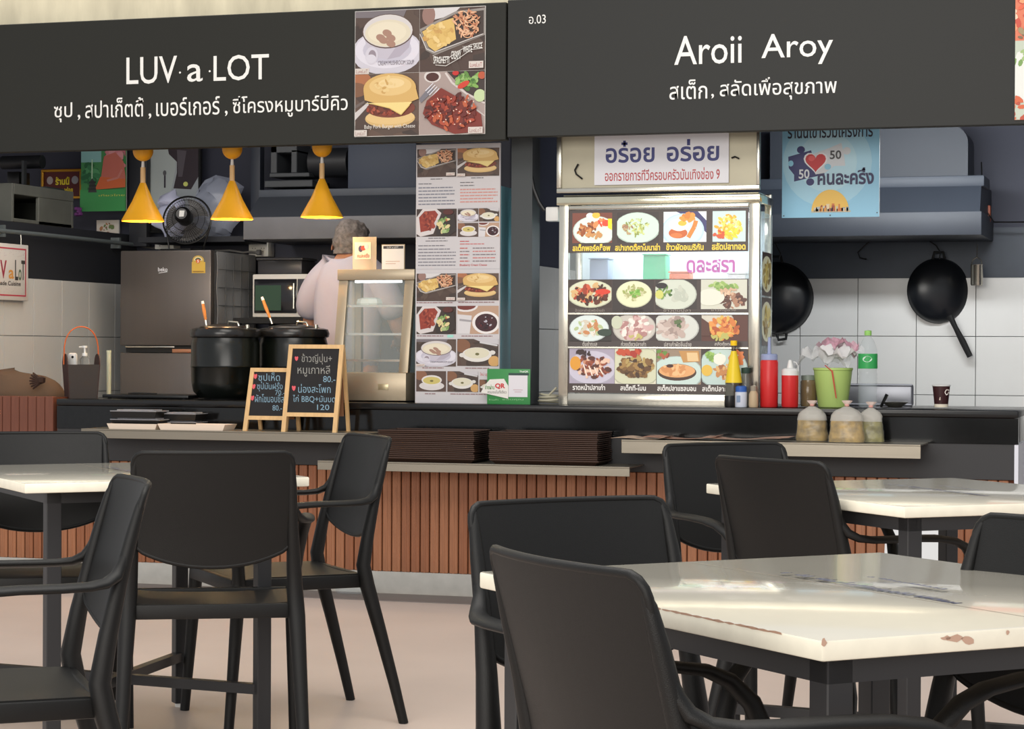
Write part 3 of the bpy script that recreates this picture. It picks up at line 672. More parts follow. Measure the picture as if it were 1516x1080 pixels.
# interior
kb('floor_panel', -hw+0.01, hw-0.01, 0.035, KD-0.01, zc+0.001, zc+0.03, M_STEEL, 0)
Mi = mat('milky_liner', (190, 202, 210), 0.4)
kb('back_panel', -hw+0.01, hw-0.01, KD-0.012, KD-0.004, zc+0.03, zi1, Mi, 0)
zsf = P(975, 424, YK).z
kb('inner_shelf', -hw+0.01, hw-0.01, 0.04, KD-0.03, zsf-0.01, zsf, Mi, 0)
m = MB(); m.cyl((-hw+0.06, 0.08, zi1-zc-0.03), (hw-0.06, 0.08, zi1-zc-0.03), 0.012); m.build('light_tube', mat('tube_glow', (255, 255, 255), emit=(240, 248, 255), estr=2.5), K)
l = area('kiosk_tube_light', (kx, YK+0.16, zi1-0.035), 0.8, 4.5, (0.93, 0.98, 1.0), (0, 0, 0), 0.08)
# films on the front glass
m = MB(); m.box(-hw+pw, hw-pw2, 0.008, 0.011, zi0-zc, zi1-zc); m.build('front_glass', mat('pane', (240, 250, 248), 0.05, alpha=0.12), K, smooth=False)
def film(y0, y1, draw):
    pr = Print(QF(841, y0, 1108, y1, YK+0.0065), step=0.00006); pr.rect(841, y0, 1108, y1, (66, 54, 50)); draw(pr); return pr.build('photo_film', K, BACKLIT)
W_ = [(236, 246, 240), (222, 240, 236)]
def dish(pr, x0, y0, x1, y1, bg, plate, px, py, prx, pry, cols, n, sz, seed, mx=None, my=None, mr=.3, mv=.3, shape=.6):
    h = Ph(pr, x0, y0, x1, y1, bg=bg)
    if plate: h.e(px, py, prx, pry, tuple(int(c*.86) for c in plate), n=28).e(px, py-.01, prx*.95, pry*.95, plate, n=28)
    h.b(mx if mx is not None else px, my if my is not None else py, mr, mv, cols, n, sz, seed, shape); return h
BR = [(186, 112, 58), (160, 84, 40), (216, 154, 92), (128, 66, 34)]
def s1(pr):
    h = dish(pr, 847.6, 314, 907.5, 359, (124, 66, 50), (224, 240, 228), .56, .6, .55, .5, BR, 40, .07, 1, .36, .55, .26, .24); h.e(.45, .1, .1, .1, (248, 246, 240)).e(.6, .08, .1, .1, (250, 196, 70)); h.b(.72, .38, .2, .18, [(240, 120, 60), (246, 150, 90), (226, 80, 50)], 16, .07, 2); h.q([(.9, .2), (1, .2), (1, .58), (.9, .5)], (240, 230, 40)); h.b(.6, .75, .14, .1, [(206, 150, 90)], 8, .07, 3); h.end()
    h = dish(pr, 915, 314, 977, 359, (56, 46, 44), (214, 236, 220), .48, .52, .56, .52, [(206, 214, 130), (186, 196, 110), (222, 226, 160), (150, 160, 80)], 60, .05, 4, .48, .5, .32, .32, .3); h.b(.25, .55, .14, .2, [(190, 160, 120), (170, 130, 100)], 12, .05, 5); h.end()
    h = dish(pr, 984, 314, 1047, 359, (236, 240, 240), None, .5, .5, .4, .4, [(60, 60, 110)], 1, .05, 6); h.q([(.3, 0), (.8, 0), (1, .3), (1, .7), (.6, .2)], (62, 62, 112)); h.e(.45, .62, .5, .56, (196, 222, 232), n=28).e(.45, .6, .46, .5, (214, 236, 242), n=28); h.e(.34, .7, .22, .18, (206, 104, 52)).e(.3, .78, .14, .08, (224, 128, 70)); h.e(.36, .44, .24, .2, (244, 248, 240), wob=.06).e(.44, .38, .1, .09, (248, 196, 70)); h.b(.6, .2, .18, .12, [(236, 160, 70), (220, 136, 54)], 14, .08, 7); h.l([(.76, .3), (.72, .5), (.58, .85)], .1, (222, 140, 62)); h.end()
    h = dish(pr, 1056, 314, 1104, 359, (206, 230, 226), None, .5, .5, .4, .4, [(250, 206, 70), (248, 226, 110), (240, 176, 50), (252, 240, 160)], 70, .08, 8, .5, .52, .42, .42); h.b(.2, .75, .2, .1, [(214, 90, 50)], 8, .08, 9); h.b(.6, .7, .22, .2, [(240, 230, 60), (226, 206, 50)], 20, .06, 11); h.end()
    pr.l = 3
    for t, a, b in (('สเต็กพอร์คช็อพ', 848, 905), ('สปาเกตตี้คาโบนาล่า', 912, 979), ('ข้าวผัดอเมริกัน', 988, 1043), ('สลัดปลาทอด', 1055, 1104)): pr.text(t, a, b, 360.5, 371, (250, 216, 70), .03); pr.l = 3
def s2(pr):
    h = dish(pr, 843, 414.5, 906.6, 456, (60, 46, 40), (214, 216, 186), .5, .5, .56, .5, [(160, 60, 36), (96, 44, 28), (206, 90, 56), (214, 176, 120), (70, 34, 24)], 90, .07, 12, .5, .5, .46, .4); h.e(.8, .42, .18, .1, (214, 60, 36)); h.end()
    h = dish(pr, 908, 414.5, 970, 462, (52, 44, 42), (226, 228, 190), .52, .45, .43, .42, [(176, 176, 120), (206, 204, 160), (160, 170, 96)], 40, .06, 13, .52, .42, .3, .24); h.b(.54, .42, .13, .13, [(110, 166, 60), (140, 190, 84)], 16, .05, 3); h.end()
    h = dish(pr, 972, 414.5, 1033, 458, (52, 44, 42), (206, 212, 196), .45, .5, .55, .55, [(196, 200, 184), (186, 192, 176)], 14, .1, 14, .6, .5, .2, .3); h.b(.22, .42, .2, .22, [(92, 132, 60), (60, 100, 44), (130, 160, 80)], 26, .05, 4); h.e(.15, .2, .14, .1, (36, 30, 34)).e(.1, .5, .1, .15, (206, 206, 110)); h.end()
    h = dish(pr, 1039, 414.5, 1106, 458, (206, 206, 190), None, .5, .5, .4, .4, [(110, 70, 56), (84, 50, 40), (170, 126, 100)], 60, .06, 15, .68, .72, .32, .26); h.e(.2, .6, .32, .28, (222, 222, 206)); h.b(.5, .22, .34, .12, [(150, 180, 96), (120, 156, 76), (180, 200, 130)], 30, .06, 5); h.b(.64, .42, .24, .1, [(206, 170, 140), (226, 190, 160)], 14, .05, 6); h.end()
    pr.l = 3
    for t, a, b in (('ข้าวปลาเก๋าผัดพริกไทยดำ', 852, 896), ('ต้มยำปลาเก๋า', 924, 954), ('ข้าวต้มปลา', 984, 1024), ('ข้าวหมูย่าง', 1054, 1090)): pr.text(t, a, b, 457.2, 461.8, (150, 140, 130)); pr.l = 3
def s3(pr):
    h = dish(pr, 843, 467, 906.6, 506, (48, 42, 40), (214, 224, 220), .47, .5, .47, .52, [(206, 196, 176), (226, 220, 206), (196, 132, 84), (176, 190, 140)], 50, .07, 16, .46, .5, .34, .34); h.e(.85, .66, .18, .14, (50, 66, 54)); h.end()
    h = dish(pr, 907, 467, 972, 505, (62, 50, 50), (196, 190, 180), .52, .5, .5, .6, [(206, 170, 166), (226, 206, 196), (176, 130, 126), (236, 226, 216)], 70, .09, 17, .55, .5, .38, .46); h.e(.12, .28, .13, .26, (196, 200, 176)); h.b(.55, .85, .16, .12, [(190, 180, 110)], 8, .05, 3); h.end()
    h = dish(pr, 973, 467, 1039, 505, (56, 46, 44), (206, 208, 200), .4, .5, .56, .62, [(186, 166, 156), (206, 190, 180), (160, 140, 132)], 50, .1, 18, .36, .48, .36, .42); h.b(.52, .34, .1, .14, [(90, 110, 70), (70, 90, 60)], 10, .05, 6); h.end()
    h = dish(pr, 1040, 467, 1107, 505, (84, 44, 34), (206, 200, 184), .2, .2, .5, .5, [(206, 120, 56), (226, 150, 76), (176, 84, 40), (214, 176, 84)], 80, .08, 19, .5, .5, .36, .42); h.q([(0, .1), (.16, .3), (.2, .8), (0, .8)], (84, 50, 40)); h.b(.4, .85, .2, .12, [(180, 176, 96)], 10, .06, 3); h.end()
    pr.l = 3; pr.rect(843, 505.5, 1107, 513.5, (70, 60, 58)); pr.l = 4
    for t, a, b in (('ต้มยำทะเล', 863, 885), ('ก๋วยเตี๋ยวปลาเก๋า', 921, 958), ('ปลาเก๋าผัดขึ้นฉ่าย', 985, 1025), ('สลัดกุ้งทอด', 1059, 1088)): pr.text(t, a, b, 506, 513, (190, 184, 176), .01); pr.l = 4
def s4(pr):
    h = dish(pr, 843, 517, 911, 569, (166, 156, 172), (196, 190, 204), .5, .55, .56, .5, [(150, 76, 50), (120, 54, 38), (196, 136, 104), (86, 46, 36), (226, 190, 166)], 80, .07, 20, .54, .52, .4, .36); h.e(.14, .42, .12, .2, (216, 150, 50)); h.b(.35, .12, .25, .06, [(50, 30, 28)], 10, .06, 5)
    for k in range(4): h.l([(.32+.12*k, .45+.04*k), (.4+.12*k, .8-.02*k)], .03, (236, 216, 200))
    h.end()
    h = dish(pr, 911.5, 517, 973, 569, (216, 212, 190), (206, 206, 176), .5, .5, .7, .6, [(126, 92, 50), (96, 66, 36), (160, 124, 70), (176, 150, 90), (70, 48, 30)], 90, .09, 21, .52, .52, .44, .3); h.b(.35, .1, .28, .1, [(166, 50, 34), (190, 76, 46)], 16, .08, 4); h.end()
    h = dish(pr, 974, 517, 1039, 569, (150, 130, 110), (196, 214, 206), .45, .7, .6, .5, [(206, 150, 96)], 1, .05, 22); h.e(.46, .66, .44, .24, (70, 46, 34), n=26).e(.46, .62, .41, .19, (222, 164, 108), n=26).b(.46, .6, .34, .13, [(232, 184, 130), (206, 140, 84)], 26, .07, 6); h.e(.3, .48, .08, .05, (70, 36, 30)); h.b(.15, .15, .2, .12, [(130, 60, 40), (100, 140, 60), (170, 90, 60)], 16, .06, 7); h.q([(.5, .05), (.95, .05), (.98, .35), (.6, .38)], (190, 140, 80)).q([(.68, .1), (.92, .1), (.95, .34), (.7, .34)], (222, 190, 140)); h.end()
    h = dish(pr, 1040, 517, 1107, 569, (60, 48, 44), (186, 206, 200), .45, .55, .55, .6, [(190, 130, 76), (160, 100, 56), (214, 170, 110)], 40, .07, 23, .55, .62, .3, .2); h.b(.25, .2, .2, .14, [(120, 160, 70), (150, 186, 96)], 20, .06, 5); h.e(.12, .6, .12, .16, (220, 180, 70)).e(.4, .28, .14, .16, (230, 228, 214), wob=.08); h.b(.75, .2, .15, .16, [(206, 120, 70)], 8, .1, 9); h.end()
    pr.l = 3
    for t, a, b in (('ราดหน้าปลาเก๋า', 848, 897), ('สเต็กที-โบน', 920, 958), ('สเต็กปลาแซลมอน', 975, 1032), ('สเต็กปลากะพง', 1041, 1092)): pr.text(t, a, b, 570, 579, (236, 232, 226), .02); pr.l = 3
film(309.5, 373.5, s1); film(413.5, 463, s2); film(466, 514.5, s3); film(515.5, 583, s4)
for y in (464.5, 515): kb('shelf_bar', -hw+pw, hw-pw2, 0.0, 0.0055, P(975, y+1.3, YK).z, P(975, y-1.0, YK).z, M_STEEL, 0)
pr = Print(YP(YK+0.0075), step=0.0002)
pr.text('ดละสรา', 1016, 1088, 384, 404, (214, 130, 200), .03); pr.build('reversed_lettering', K)
# side glass with two photo strips
m = MB(); m.box(hw+0.0005, hw+0.004, 0.03, KD-0.02, 0.02, zi1-zc-0.02); m.build('side_glass', mat('side_pane', (206, 226, 232), 0.06, alpha=0.35), K, smooth=False)
def sidefilm(z0, z1, seed):
    X = kx+hw+0.0045; r = random.Random(seed)
    pr = Print(lambda u, v: Vector((X, YK+0.04+0.22*u, z0+(z1-z0)*v)), nrm=(1, 0, 0), step=0.0001); pr.rect(0, 0, 1, 1, (60, 48, 42)); pr.clip = (0, .08, 1, .95); pr.ell(.5, .5, .6, .42, (200, 200, 170), n=20); pr.blobs(.5, .5, .4, .3, [(150, 130, 70), (196, 180, 100), (110, 90, 50)], 26, .12, seed); pr.clip = None; pr.build('photo_film', K, BACKLIT)
sidefilm(P(1130, 437, YK).z, P(1130, 372, YK).z, 3); sidefilm(P(1130, 512, YK).z, P(1130, 440, YK).z, 5)
# things kept inside the kiosk, seen through the clear strip
def inbox(label, name, x0, x1, y0, col, cat, Yd=0.12, h=None):
    a = P(x0, 400, YK+Yd); b = P(x1, 400, YK+Yd); z1 = P((x0+x1)/2, y0, YK+Yd).z
    t = thing(name, label, cat, ((a.x+b.x)/2, YK+Yd+0.05, zsf)); w = (b.x-a.x)/2; H = z1-zsf
    m = MB(); m.lathe([(0, 0.0), (w*0.8, 0.0), (w*0.85, 0.003), (w, H*0.96), (w+0.003, H), (w*0.95, H-0.002), (w*0.8, 0.006), (0, 0.006)], n=4, m=Matrix.Rotation(PI/4, 4, 'Z'), sx=1.3, sy=1.3) if False else m.box(-w, w, -0.045, 0.045, 0.001, H, 0.008)
    m.build('tub', mat('tub_%d_%d_%d' % col, col, 0.4), t); m = MB(); m.box(-w-0.003, w+0.003, -0.05, 0.05, H, H+0.006, 0.002); m.build('lid', mat('tub_%d_%d_%d' % col, col, 0.4), t); return t
inbox('green plastic tub inside the kiosk behind the clear strip', 'plastic_tub', 951, 985, 378, (70, 190, 140), 'tub')
inbox('low orange plastic tub inside the kiosk at the clear strip', 'plastic_tub', 990, 1020, 404, (232, 120, 80), 'tub', 0.06)
inbox('white plastic tub inside the kiosk, right of the clear strip', 'plastic_tub', 1076, 1104, 406, (240, 244, 244), 'tub', 0.06)
inbox('grey-blue tub inside the kiosk, leftmost in the clear strip', 'plastic_tub', 872, 900, 384, (150, 160, 186), 'tub')
# plug and cable at its left side
t = thing('power_plug', 'white mains plug with thick black cable at the left of the kiosk', 'plug', P(817, 317, YK+0.02)); 
m = MB(); m.box(-0.03, 0.03, 0, 0.05, -0.032, 0.032, 0.006); m.build('plug_body', M_WHITE, t)
m = MB(); m.tube([P(x, y, YK+0.03)-t.location for x, y in ((806, 312), (798, 300), (790, 280), (786, 258), (784, 225))], 0.009, 8); m.build('cable', M_BLACK, t)
o = MB().tube([Vector((kx-hw-0.06+0.05*math.cos(k*0.5)*(1-k*0.006), YK+0.06+0.035*math.sin(k*0.5), zc+0.006+0.0012*k)) for k in range(34)]+[P(812, 586, YK+0.03), P(824, 574, YK+0.03)], 0.005, 7).build('coiled_cable', mat('beige_cable', (186, 180, 158), 0.5)); setorigin(o, (kx-hw-0.06, YK+0.06, zc)); tag(o, 'coil of beige cable on the counter at the left foot of the kiosk', 'cable')
# ================================================================== on the counter and the rails
def mpp(x, y, Y): return (P(x, y, Y)-CAM).dot(FW)/F
def base(x, Y, z=zc):
    p = P(x, 590, Y); return Vector((p.x, Y, z))
def zy(x, y, Y, z=zc): return P(x, y, Y).z-z
# pendant lamps
YLP = 9.50
for i, (x, lab) in enumerate(((211.5, 'leftmost'), (343.5, 'middle'), (476.5, 'rightmost'))):
    k = mpp(x, 300, YLP); dy = (0, -3, -6)[i]
    zb = P(x, 328+dy, YLP).z; p = P(x, 300, YLP)
    t = thing('pendant_lamp', '%s of the three yellow cone pendant lamps under the left fascia' % lab, 'lamp', (p.x, YLP, zb), 0, 'yellow pendant lamps above the left counter')
    z = lambda y: zy(x, y+dy, YLP, zb)
    m = MB(); R = 31*k; m.lathe([(R, z(328)), (R*1.01, z(326.5)), (R*0.52, z(299)), (4.2*k, z(271)), (3.2*k, z(271)), (R*0.50, z(299)-0.002), (R*0.985, z(327))], n=32); m.build('shade', M_YEL, t)
    m = MB(); m.cyl((0, 0, z(272)), (0, 0, z(248)), 3.8*k, n=14); m.build('neck', M_PINE, t)
    m = MB(); m.cyl((0, 0, z(248)), (0, 0, z(239)), 2.6*k, 2.0*k, n=10); m.build('socket_cap', M_WHITE, t)
    m = MB(); r = 15*k; m.lathe([(0, z(239))]+[(r*math.sin(a*PI/16), z(224)-r*math.cos(a*PI/16)) for a in range(1, 9)]+[(r, z(220)), (0, z(219))], n=24); m.build('ceiling_cup', M_YEL, t)
    m = MB(); m.lathe([(0, 0.012)]+[(0.028*math.sin(a*PI/8), 0.042-0.03*math.cos(a*PI/8)) for a in range(1, 9)], n=14); m.build('bulb', mat('warm_bulb', (255, 230, 150), emit=(255, 190, 80), estr=14.0), t)
    l = bpy.data.lights.new('pendant_glow', 'POINT'); l.energy = 8; l.color = (1, 0.75, 0.4); l.shadow_soft_size = 0.03
    o = bpy.data.objects.new('pendant_glow', l); COL.objects.link(o); o.location = (p.x, YLP, zb+0.004)
# soup kettles
for i, (x, Y, lab) in enumerate(((333.5, 9.60, 'left black soup kettle with a wooden-handled ladle'), (434.5, 9.83, 'right black soup kettle with a wooden-handled ladle, behind the big chalkboard'))):
    t = thing('soup_kettle', lab, 'kettle', base(x, Y), 0, 'black soup kettles'); k = mpp(x, 530, Y); z = lambda y: zy(x, y, Y)
    m = MB(); m.lathe([(0, .006), (38*k, .006), (41*k, max(.018, z(586))), (47*k, z(580)), (50*k, z(566)), (50.5*k, z(545)), (51.5*k, z(543)), (50.5*k, z(541)), (50.5*k, z(510)), (48*k, z(500)), (0, z(499))], n=40); m.build('kettle_body', mat('kettle_black', (10, 14, 11), 0.25, var=0.1, vscale=4), t)
    m = MB(); m.lathe([(48*k, z(501)), (52*k, z(499)), (53*k, z(494)), (51*k, z(488)), (44*k, z(486)), (42*k, z(489)), (44*k, z(498))], n=40); m.build('rim', mat('kettle_rim', (26, 26, 27), 0.22), t)
    m = MB(); m.lathe([(0, z(480)), (20*k, z(481)), (37*k, z(484)), (41*k, z(488)), (0, z(489))], n=32); m.build('lid', M_BLACK, t)
    m = MB(); m.tube([(10*k, -12*k, z(481)), (12*k, -14*k, z(477)), (26*k, -14*k, z(478)), (28*k, -14*k, z(483))], 0.006, 8); m.cyl((38*k, -6*k, z(488)), (38*k, -6*k, z(481)), 0.010); m.build('lid_handle', M_STEEL, t)
    m = MB(); m.lathe([(0, .0005), (0.10, .0005), (0.10, .0055), (0, .0055)], n=24); m.build('foot', M_BLACKM, t)
    a = Vector((-28*k, -6*k, z(482))); b = Vector((-34*k, -8*k, z(446))) if i == 0 else Vector((-48*k, -8*k, z(440)))
    a = a if i == 0 else Vector((-32*k, -6*k, z(480)))
    m = MB(); m.tube([a, a.lerp(b, .25)], 0.006, 8); lad = m.build('ladle', M_STEEL, t)
    m = MB(); m.tube([a.lerp(b, .22), a.lerp(b, .6), a.lerp(b, .88)], [.008, .012, .009], 10, flat=(1, .7)); m.build('ladle_grip', mat('ladle_wood', (206, 132, 66), 0.5), lad)
    m = MB(); m.tube([a.lerp(b, .88), b], [.008, .006], 8); m.build('grip_tip', M_WHITE, lad)
# chalkboards on the left rail
def chalkboard(label, x0, x1, ytop, draw, Yb=9.07):
    yb = 639.5; a = P(x0, yb, Yb); b = P(x1, yb, Yb); w = b.x-a.x; zt = P((x0+x1)/2, ytop, Yb+0.09).z-zL
    t = thing('chalkboard_sign', label, 'chalkboard', ((a.x+b.x)/2, Yb, zL)); h = w/2; d = 0.085; fw = 0.020
    def fr(u, v, o=0): return Vector((u, d*v/zt+o, v))     # leaning front plane
    def strip(mb, u0, u1, v0, v1, o0=0, o1=0.014):
        mb.prism([fr(u0, v0, o0), fr(u1, v0, o0), fr(u1, v1, o0), fr(u0, v1, o0)], (0, o1-o0, 0))
    pb = zt*0.175
    for s in (-1, 1):
        m = MB(); strip(m, min(s*h, s*(h-fw)), max(s*h, s*(h-fw)), 0.0, zt); m.build('leg', M_PINE, t, smooth=False)
        m = MB(); u0, u1 = sorted((s*(h-0.004), s*(h-0.004-fw*0.8)))
        m.prism([Vector((u0, 0.17, 0)), Vector((u1, 0.17, 0)), Vector((u1, d+0.016, zt-0.012)), Vector((u0, d+0.016, zt-0.012))], (0, 0.012, 0)); m.build('leg', M_PINE, t, smooth=False)
    m = MB(); strip(m, -h+fw, h-fw, zt-fw*0.9, zt); m.build('frame_rail', M_PINE, t, smooth=False)
    m = MB(); strip(m, -h+fw, h-fw, pb, pb+fw*0.9); m.build('frame_rail', M_PINE, t, smooth=False)
    m = MB(); m.prism([Vector((-h+0.02, 0.17-0.17*0.2, pb)), Vector((h-0.02, 0.17-0.17*.2, pb)), Vector((h-.02, d+.03, zt-.03)), Vector((-h+.02, d+.03, zt-.03))], (0, 0.004, 0)); m.build('rear_board', mat('cork_brown', (150, 104, 72), 0.8), t, smooth=False)
    m = MB(); strip(m, -h+fw-0.001, h-fw+0.001, pb+fw*0.85, zt-fw*0.85, 0.004, 0.010); m.build('slate', mat('slate', (34, 32, 33), 0.8, var=0.12, vscale=14), t, smooth=False)
    pyb = lambda y: (P((x0+x1)/2, y, Yb+0.04).z-zL)
    def fn(x, y):
        v = pyb(y); return Vector(((P(x, y, Yb+d*v/zt).x)-t.location.x, d*v/zt+0.0035, v))
    pr = Print(fn, step=0.0002); draw(pr); pr.build('chalk_writing', t, CHALK, world=False); return t
CH_ = (132, 164, 182); GY = (150, 148, 142); RDH = (226, 96, 104)
def heart(pr, x, y, s=1.0):
    pr.poly([(x-3*s, y-2.5*s), (x-1.5*s, y-4*s), (x, y-2.5*s), (x+1.5*s, y-4*s), (x+3*s, y-2.5*s), (x+2*s, y+2*s), (x, y+4*s), (x-2*s, y+2*s)], RDH); pr.l = 1
def d1(pr):
    for t, a, b, c, d in (('ซุปเห็ด', 382, 414, 552, 568), ('ซุปมันฝรั่ง', 380, 418, 566, 580), ('70.-', 407, 421, 578, 585), ('ผักโขมอบชีส', 377, 420, 584, 596), ('80.-', 403, 417, 600, 608)): pr.text(t, a, b, c, d, CH_, .0); pr.l = 1
    heart(pr, 377.5, 558); heart(pr, 375, 573); heart(pr, 373, 590)
def d2(pr):
    for t, a, b, c, d, col in (('ข้าวญี่ปุ่น+', 446, 491, 524, 540, GY), ('หมูเกาหลี', 440, 488, 541, 558, GY), ('80.-', 478, 496, 557, 566, CH_), ('น่องสะโพก', 441, 489, 569, 582, CH_), ('ไก่ BBQ+มันบด', 433, 496, 585, 597, CH_), ('120', 469, 487, 599, 607, CH_)): pr.text(t, a, b, c, d, col, .0); pr.l = 1
    heart(pr, 438.5, 531.5, .9); heart(pr, 434.5, 575.5)
chalkboard('small A-frame chalkboard with three hearts and soup prices', 359, 424, 545, d1, 9.11)
chalkboard('large A-frame chalkboard with chalk prices 80 and 120', 416, 498, 510.5, d2)
# glass display case beside the man
Yd = 9.44; x0, x1 = 489, 601
a = P(x0, 590, Yd); b = P(x1, 590, Yd); hw = (b.x-a.x)/2; H = P(550, 399, Yd+0.1).z-zc
D = thing('display_case', 'steel-framed glass food display case with three shelves', 'display case', ((a.x+b.x)/2, Yd, zc)); zb = P(550, 552, Yd).z-zc; dd = 0.10; DP = 0.30
yf = lambda z: dd*max(0, z-0.0)/H
m = MB(); m.box(-hw, hw, 0.0, DP, 0.006, zb, 0.004); m.build('base_cabinet', mat('case_steel', (168, 154, 132), 0.35, metal=0.5), D)
MC = MATS['case_steel']
for s in (-1, 1):
    u0, u1 = sorted((s*hw, s*(hw-0.045)))
    m = MB(); m.prism([Vector((u0, yf(zb), zb)), Vector((u1, yf(zb), zb)), Vector((u1, yf(H), H-0.05)), Vector((u0, yf(H), H-0.05))], (0, 0.03, 0), 0.002); m.build('front_post', MC, D)
    m = MB(); m.box(u0, u1, DP-0.03, DP, zb, H-0.05); m.build('rear_post', MC, D)
    m = MB(); m.prism([Vector((s*(hw-0.012), yf(zb)+.03, zb)), Vector((s*(hw-0.012), DP-.03, zb)), Vector((s*(hw-0.012), DP-.03, H-.05)), Vector((s*(hw-0.012), yf(H)+.03, H-.05))], (0.004, 0, 0)); m.build('side_glass', mat('side_pane', (206, 226, 232)), D, smooth=False)
m = MB(); m.box(-hw-0.006, hw+0.006, yf(H)-0.008, DP+0.004, H-0.05, H, 0.004); m.build('top_cap', MC, D)
for k, yy in enumerate((452, 494, 533)):
    z = P(550, yy, Yd+0.05).z-zc
    m = MB(); m.box(-hw+0.02, hw-0.02, yf(z)+0.035, DP-0.03, z-0.006, z); m.build('shelf', mat('shelf_glass', (170, 184, 186), 0.05, alpha=0.25), D, smooth=False)
    m = MB(); m.box(-hw+0.02, hw-0.02, yf(z)+0.032, yf(z)+0.036, z-0.008, z+0.002); m.build('shelf_edge', M_STEEL, D, smooth=False)
m = MB(); m.prism([Vector((-hw+.045, yf(zb)+.012, zb)), Vector((hw-.045, yf(zb)+.012, zb)), Vector((hw-.045, yf(H)+.012, H-.05)), Vector((-hw+.045, yf(H)+.012, H-.05))], (0, 0.003, 0)); m.build('front_glass', MATS['pane'], D, smooth=False)
m = MB(); m.box(0.05, 0.10, -0.003, 0.001, zb*0.42, zb*0.62, 0.001); m.build('name_plate', mat('plate_gold', (196, 184, 150), 0.3, metal=.6), D)
zsh = P(550, 452, Yd+0.05).z
m = MB(); m.lathe([(0, 0), (.052, 0.0), (.056, .01), (.05, .03), (.03, .036), (0, .034)], n=9, sx=1.15, sy=.8); m.bm.verts.ensure_lookup_table()
o = m.build('wrapped_snack', mat('wrap_white', (214, 222, 214), 0.3), None, smooth=False); o.location = (P(545, 450, Yd+.13).x-0.0, Yd+0.15, zsh+0.0005); tag(o, 'white plastic-wrapped snack on the upper shelf of the glass case', 'snack')
m = MB(); m.tube([(-hw+.07, .13, H-.056), (hw-.07, .13, H-.056)], .006, 8); m.build('light_strip', mat('tube_glow', (255, 255, 255)), D)
# two acrylic card stands on top of the case
zt = zc+H
def card(label, xs, ytop, tilt, draw, framed):
    x0, x1 = xs; Yc = Yd+0.13; a = P(x0, 395, Yc); b = P(x1, 395, Yc); w = (b.x-a.x)/2; h = P((x0+x1)/2, ytop, Yc).z-zt
    t = thing('card_stand', label, 'sign', ((a.x+b.x)/2, Yc, zt))
    m = MB(); m.box(-w, w, 0, 0.004, 0.002, h); m.box(-w, w, 0.0, 0.05, 0.0, 0.002); m.build('holder', mat('holder_clear', (236, 214, 180) if framed else (240, 240, 240), 0.1, alpha=0.45), t, smooth=False)
    pr = Print(lambda x, y: Vector(((x-(x0+x1)/2)/(x1-x0)*2*w, -0.0005, h*(395-y)/(395-ytop))), step=0.0003); draw(pr); pr.build('printed_card', t, world=False); return t
def c1(pr):
    pr.rect(525, 358, 549, 381, (244, 222, 186)); pr.l = 2; pr.ell(534, 367, 3.4, 4.5, (70, 60, 90)); pr.ell(538, 366, 3.6, 3.4, (206, 70, 50)); pr.ell(542.5, 364, 3.2, 3.8, (214, 206, 196)); pr.l = 3; pr.text('คนละครึ่ง', 529, 547, 373, 379, (180, 90, 60), .02)
def c2(pr): pr.rect(565.5, 363, 598, 395, (232, 226, 218)); pr.rect(567.5, 364, 597, 367.8, (60, 56, 58)); pr.text('LUV a LOT', 573, 590, 364.9, 366.8, (230, 230, 230)); pr.l = 2; pr.rect(571, 384, 592, 384.8, (200, 170, 150)); pr.rect(571, 387, 586, 387.8, (200, 170, 150))
card('clear acrylic holder with a small puzzle-and-heart print on the glass case', (522, 557), 351, 0, c1, True)
card('white payment card with black header on the glass case', (565, 599), 362, 0, c2, False)
# green payment sign
Yq = 9.335; a = P(721, 570, Yq); b = P(785, 570, Yq); w = (b.x-a.x)/2; h = P(753, 546.5, Yq).z-zc
t = thing('payment_sign', 'green payment sign with a white card and red QR lettering by the menu board', 'sign', ((a.x+b.x)/2, Yq, zc))
m = MB(); m.box(-w, w, 0, 0.005, 0, h, 0.002); m.build('sign_board', mat('sign_green', (60, 140, 76), 0.4), t)
m = MB(); 
pr = Print(QF(721, 546.5, 785, 597, Yq-0.0005), step=0.0003)
pr.rect(753, 555, 781, 588, (226, 222, 228)); pr.rect(753, 552.5, 783, 556, (36, 64, 60)); pr.l = 3; pr.text('ThaiQR', 769, 782, 549, 552, (236, 240, 236), .02); pr.l = 3; pr.rect(760, 577, 774, 578, (200, 170, 180)); pr.rect(762, 580, 772, 581, (200, 170, 180))
pr.text('ร้านค้า', 724, 738, 591, 593.6, (150, 206, 150)); pr.l = 3; pr.text('ขอบคุณ', 744, 775, 591, 593.6, (150, 206, 150)); pr.build('printing', t)
m = MB(); pts = [Vector((-w-.024, -.006, h*.36)), Vector((-w-.026, -.006, .02+h*.2)), Vector((.0, -.006, h*.16)), Vector((.0, -.006, h*.52)), Vector((-.02, -.006, h*.72)), Vector((-w+.015, -.006, h*.70)), Vector((-w-.01, -.006, h*.52))]
m.prism(pts, (0, .004, 0)); m.build('speech_label', mat('label_white', (232, 228, 222), 0.5), t)
pr = Print(QF(713, 546.5, 785, 597, Yq-0.0065), step=0.0003); pr.text('QR', 733, 748, 568, 576.5, (206, 40, 48), .04); pr.l = 1; pr.text('จ่ายผ่าน', 718, 732, 570, 577, (100, 150, 90), .02); pr.l = 1; pr.text('ครบจบในที่เดียว', 722, 750, 578, 583, (90, 84, 84)); pr.build('label_lettering', t)
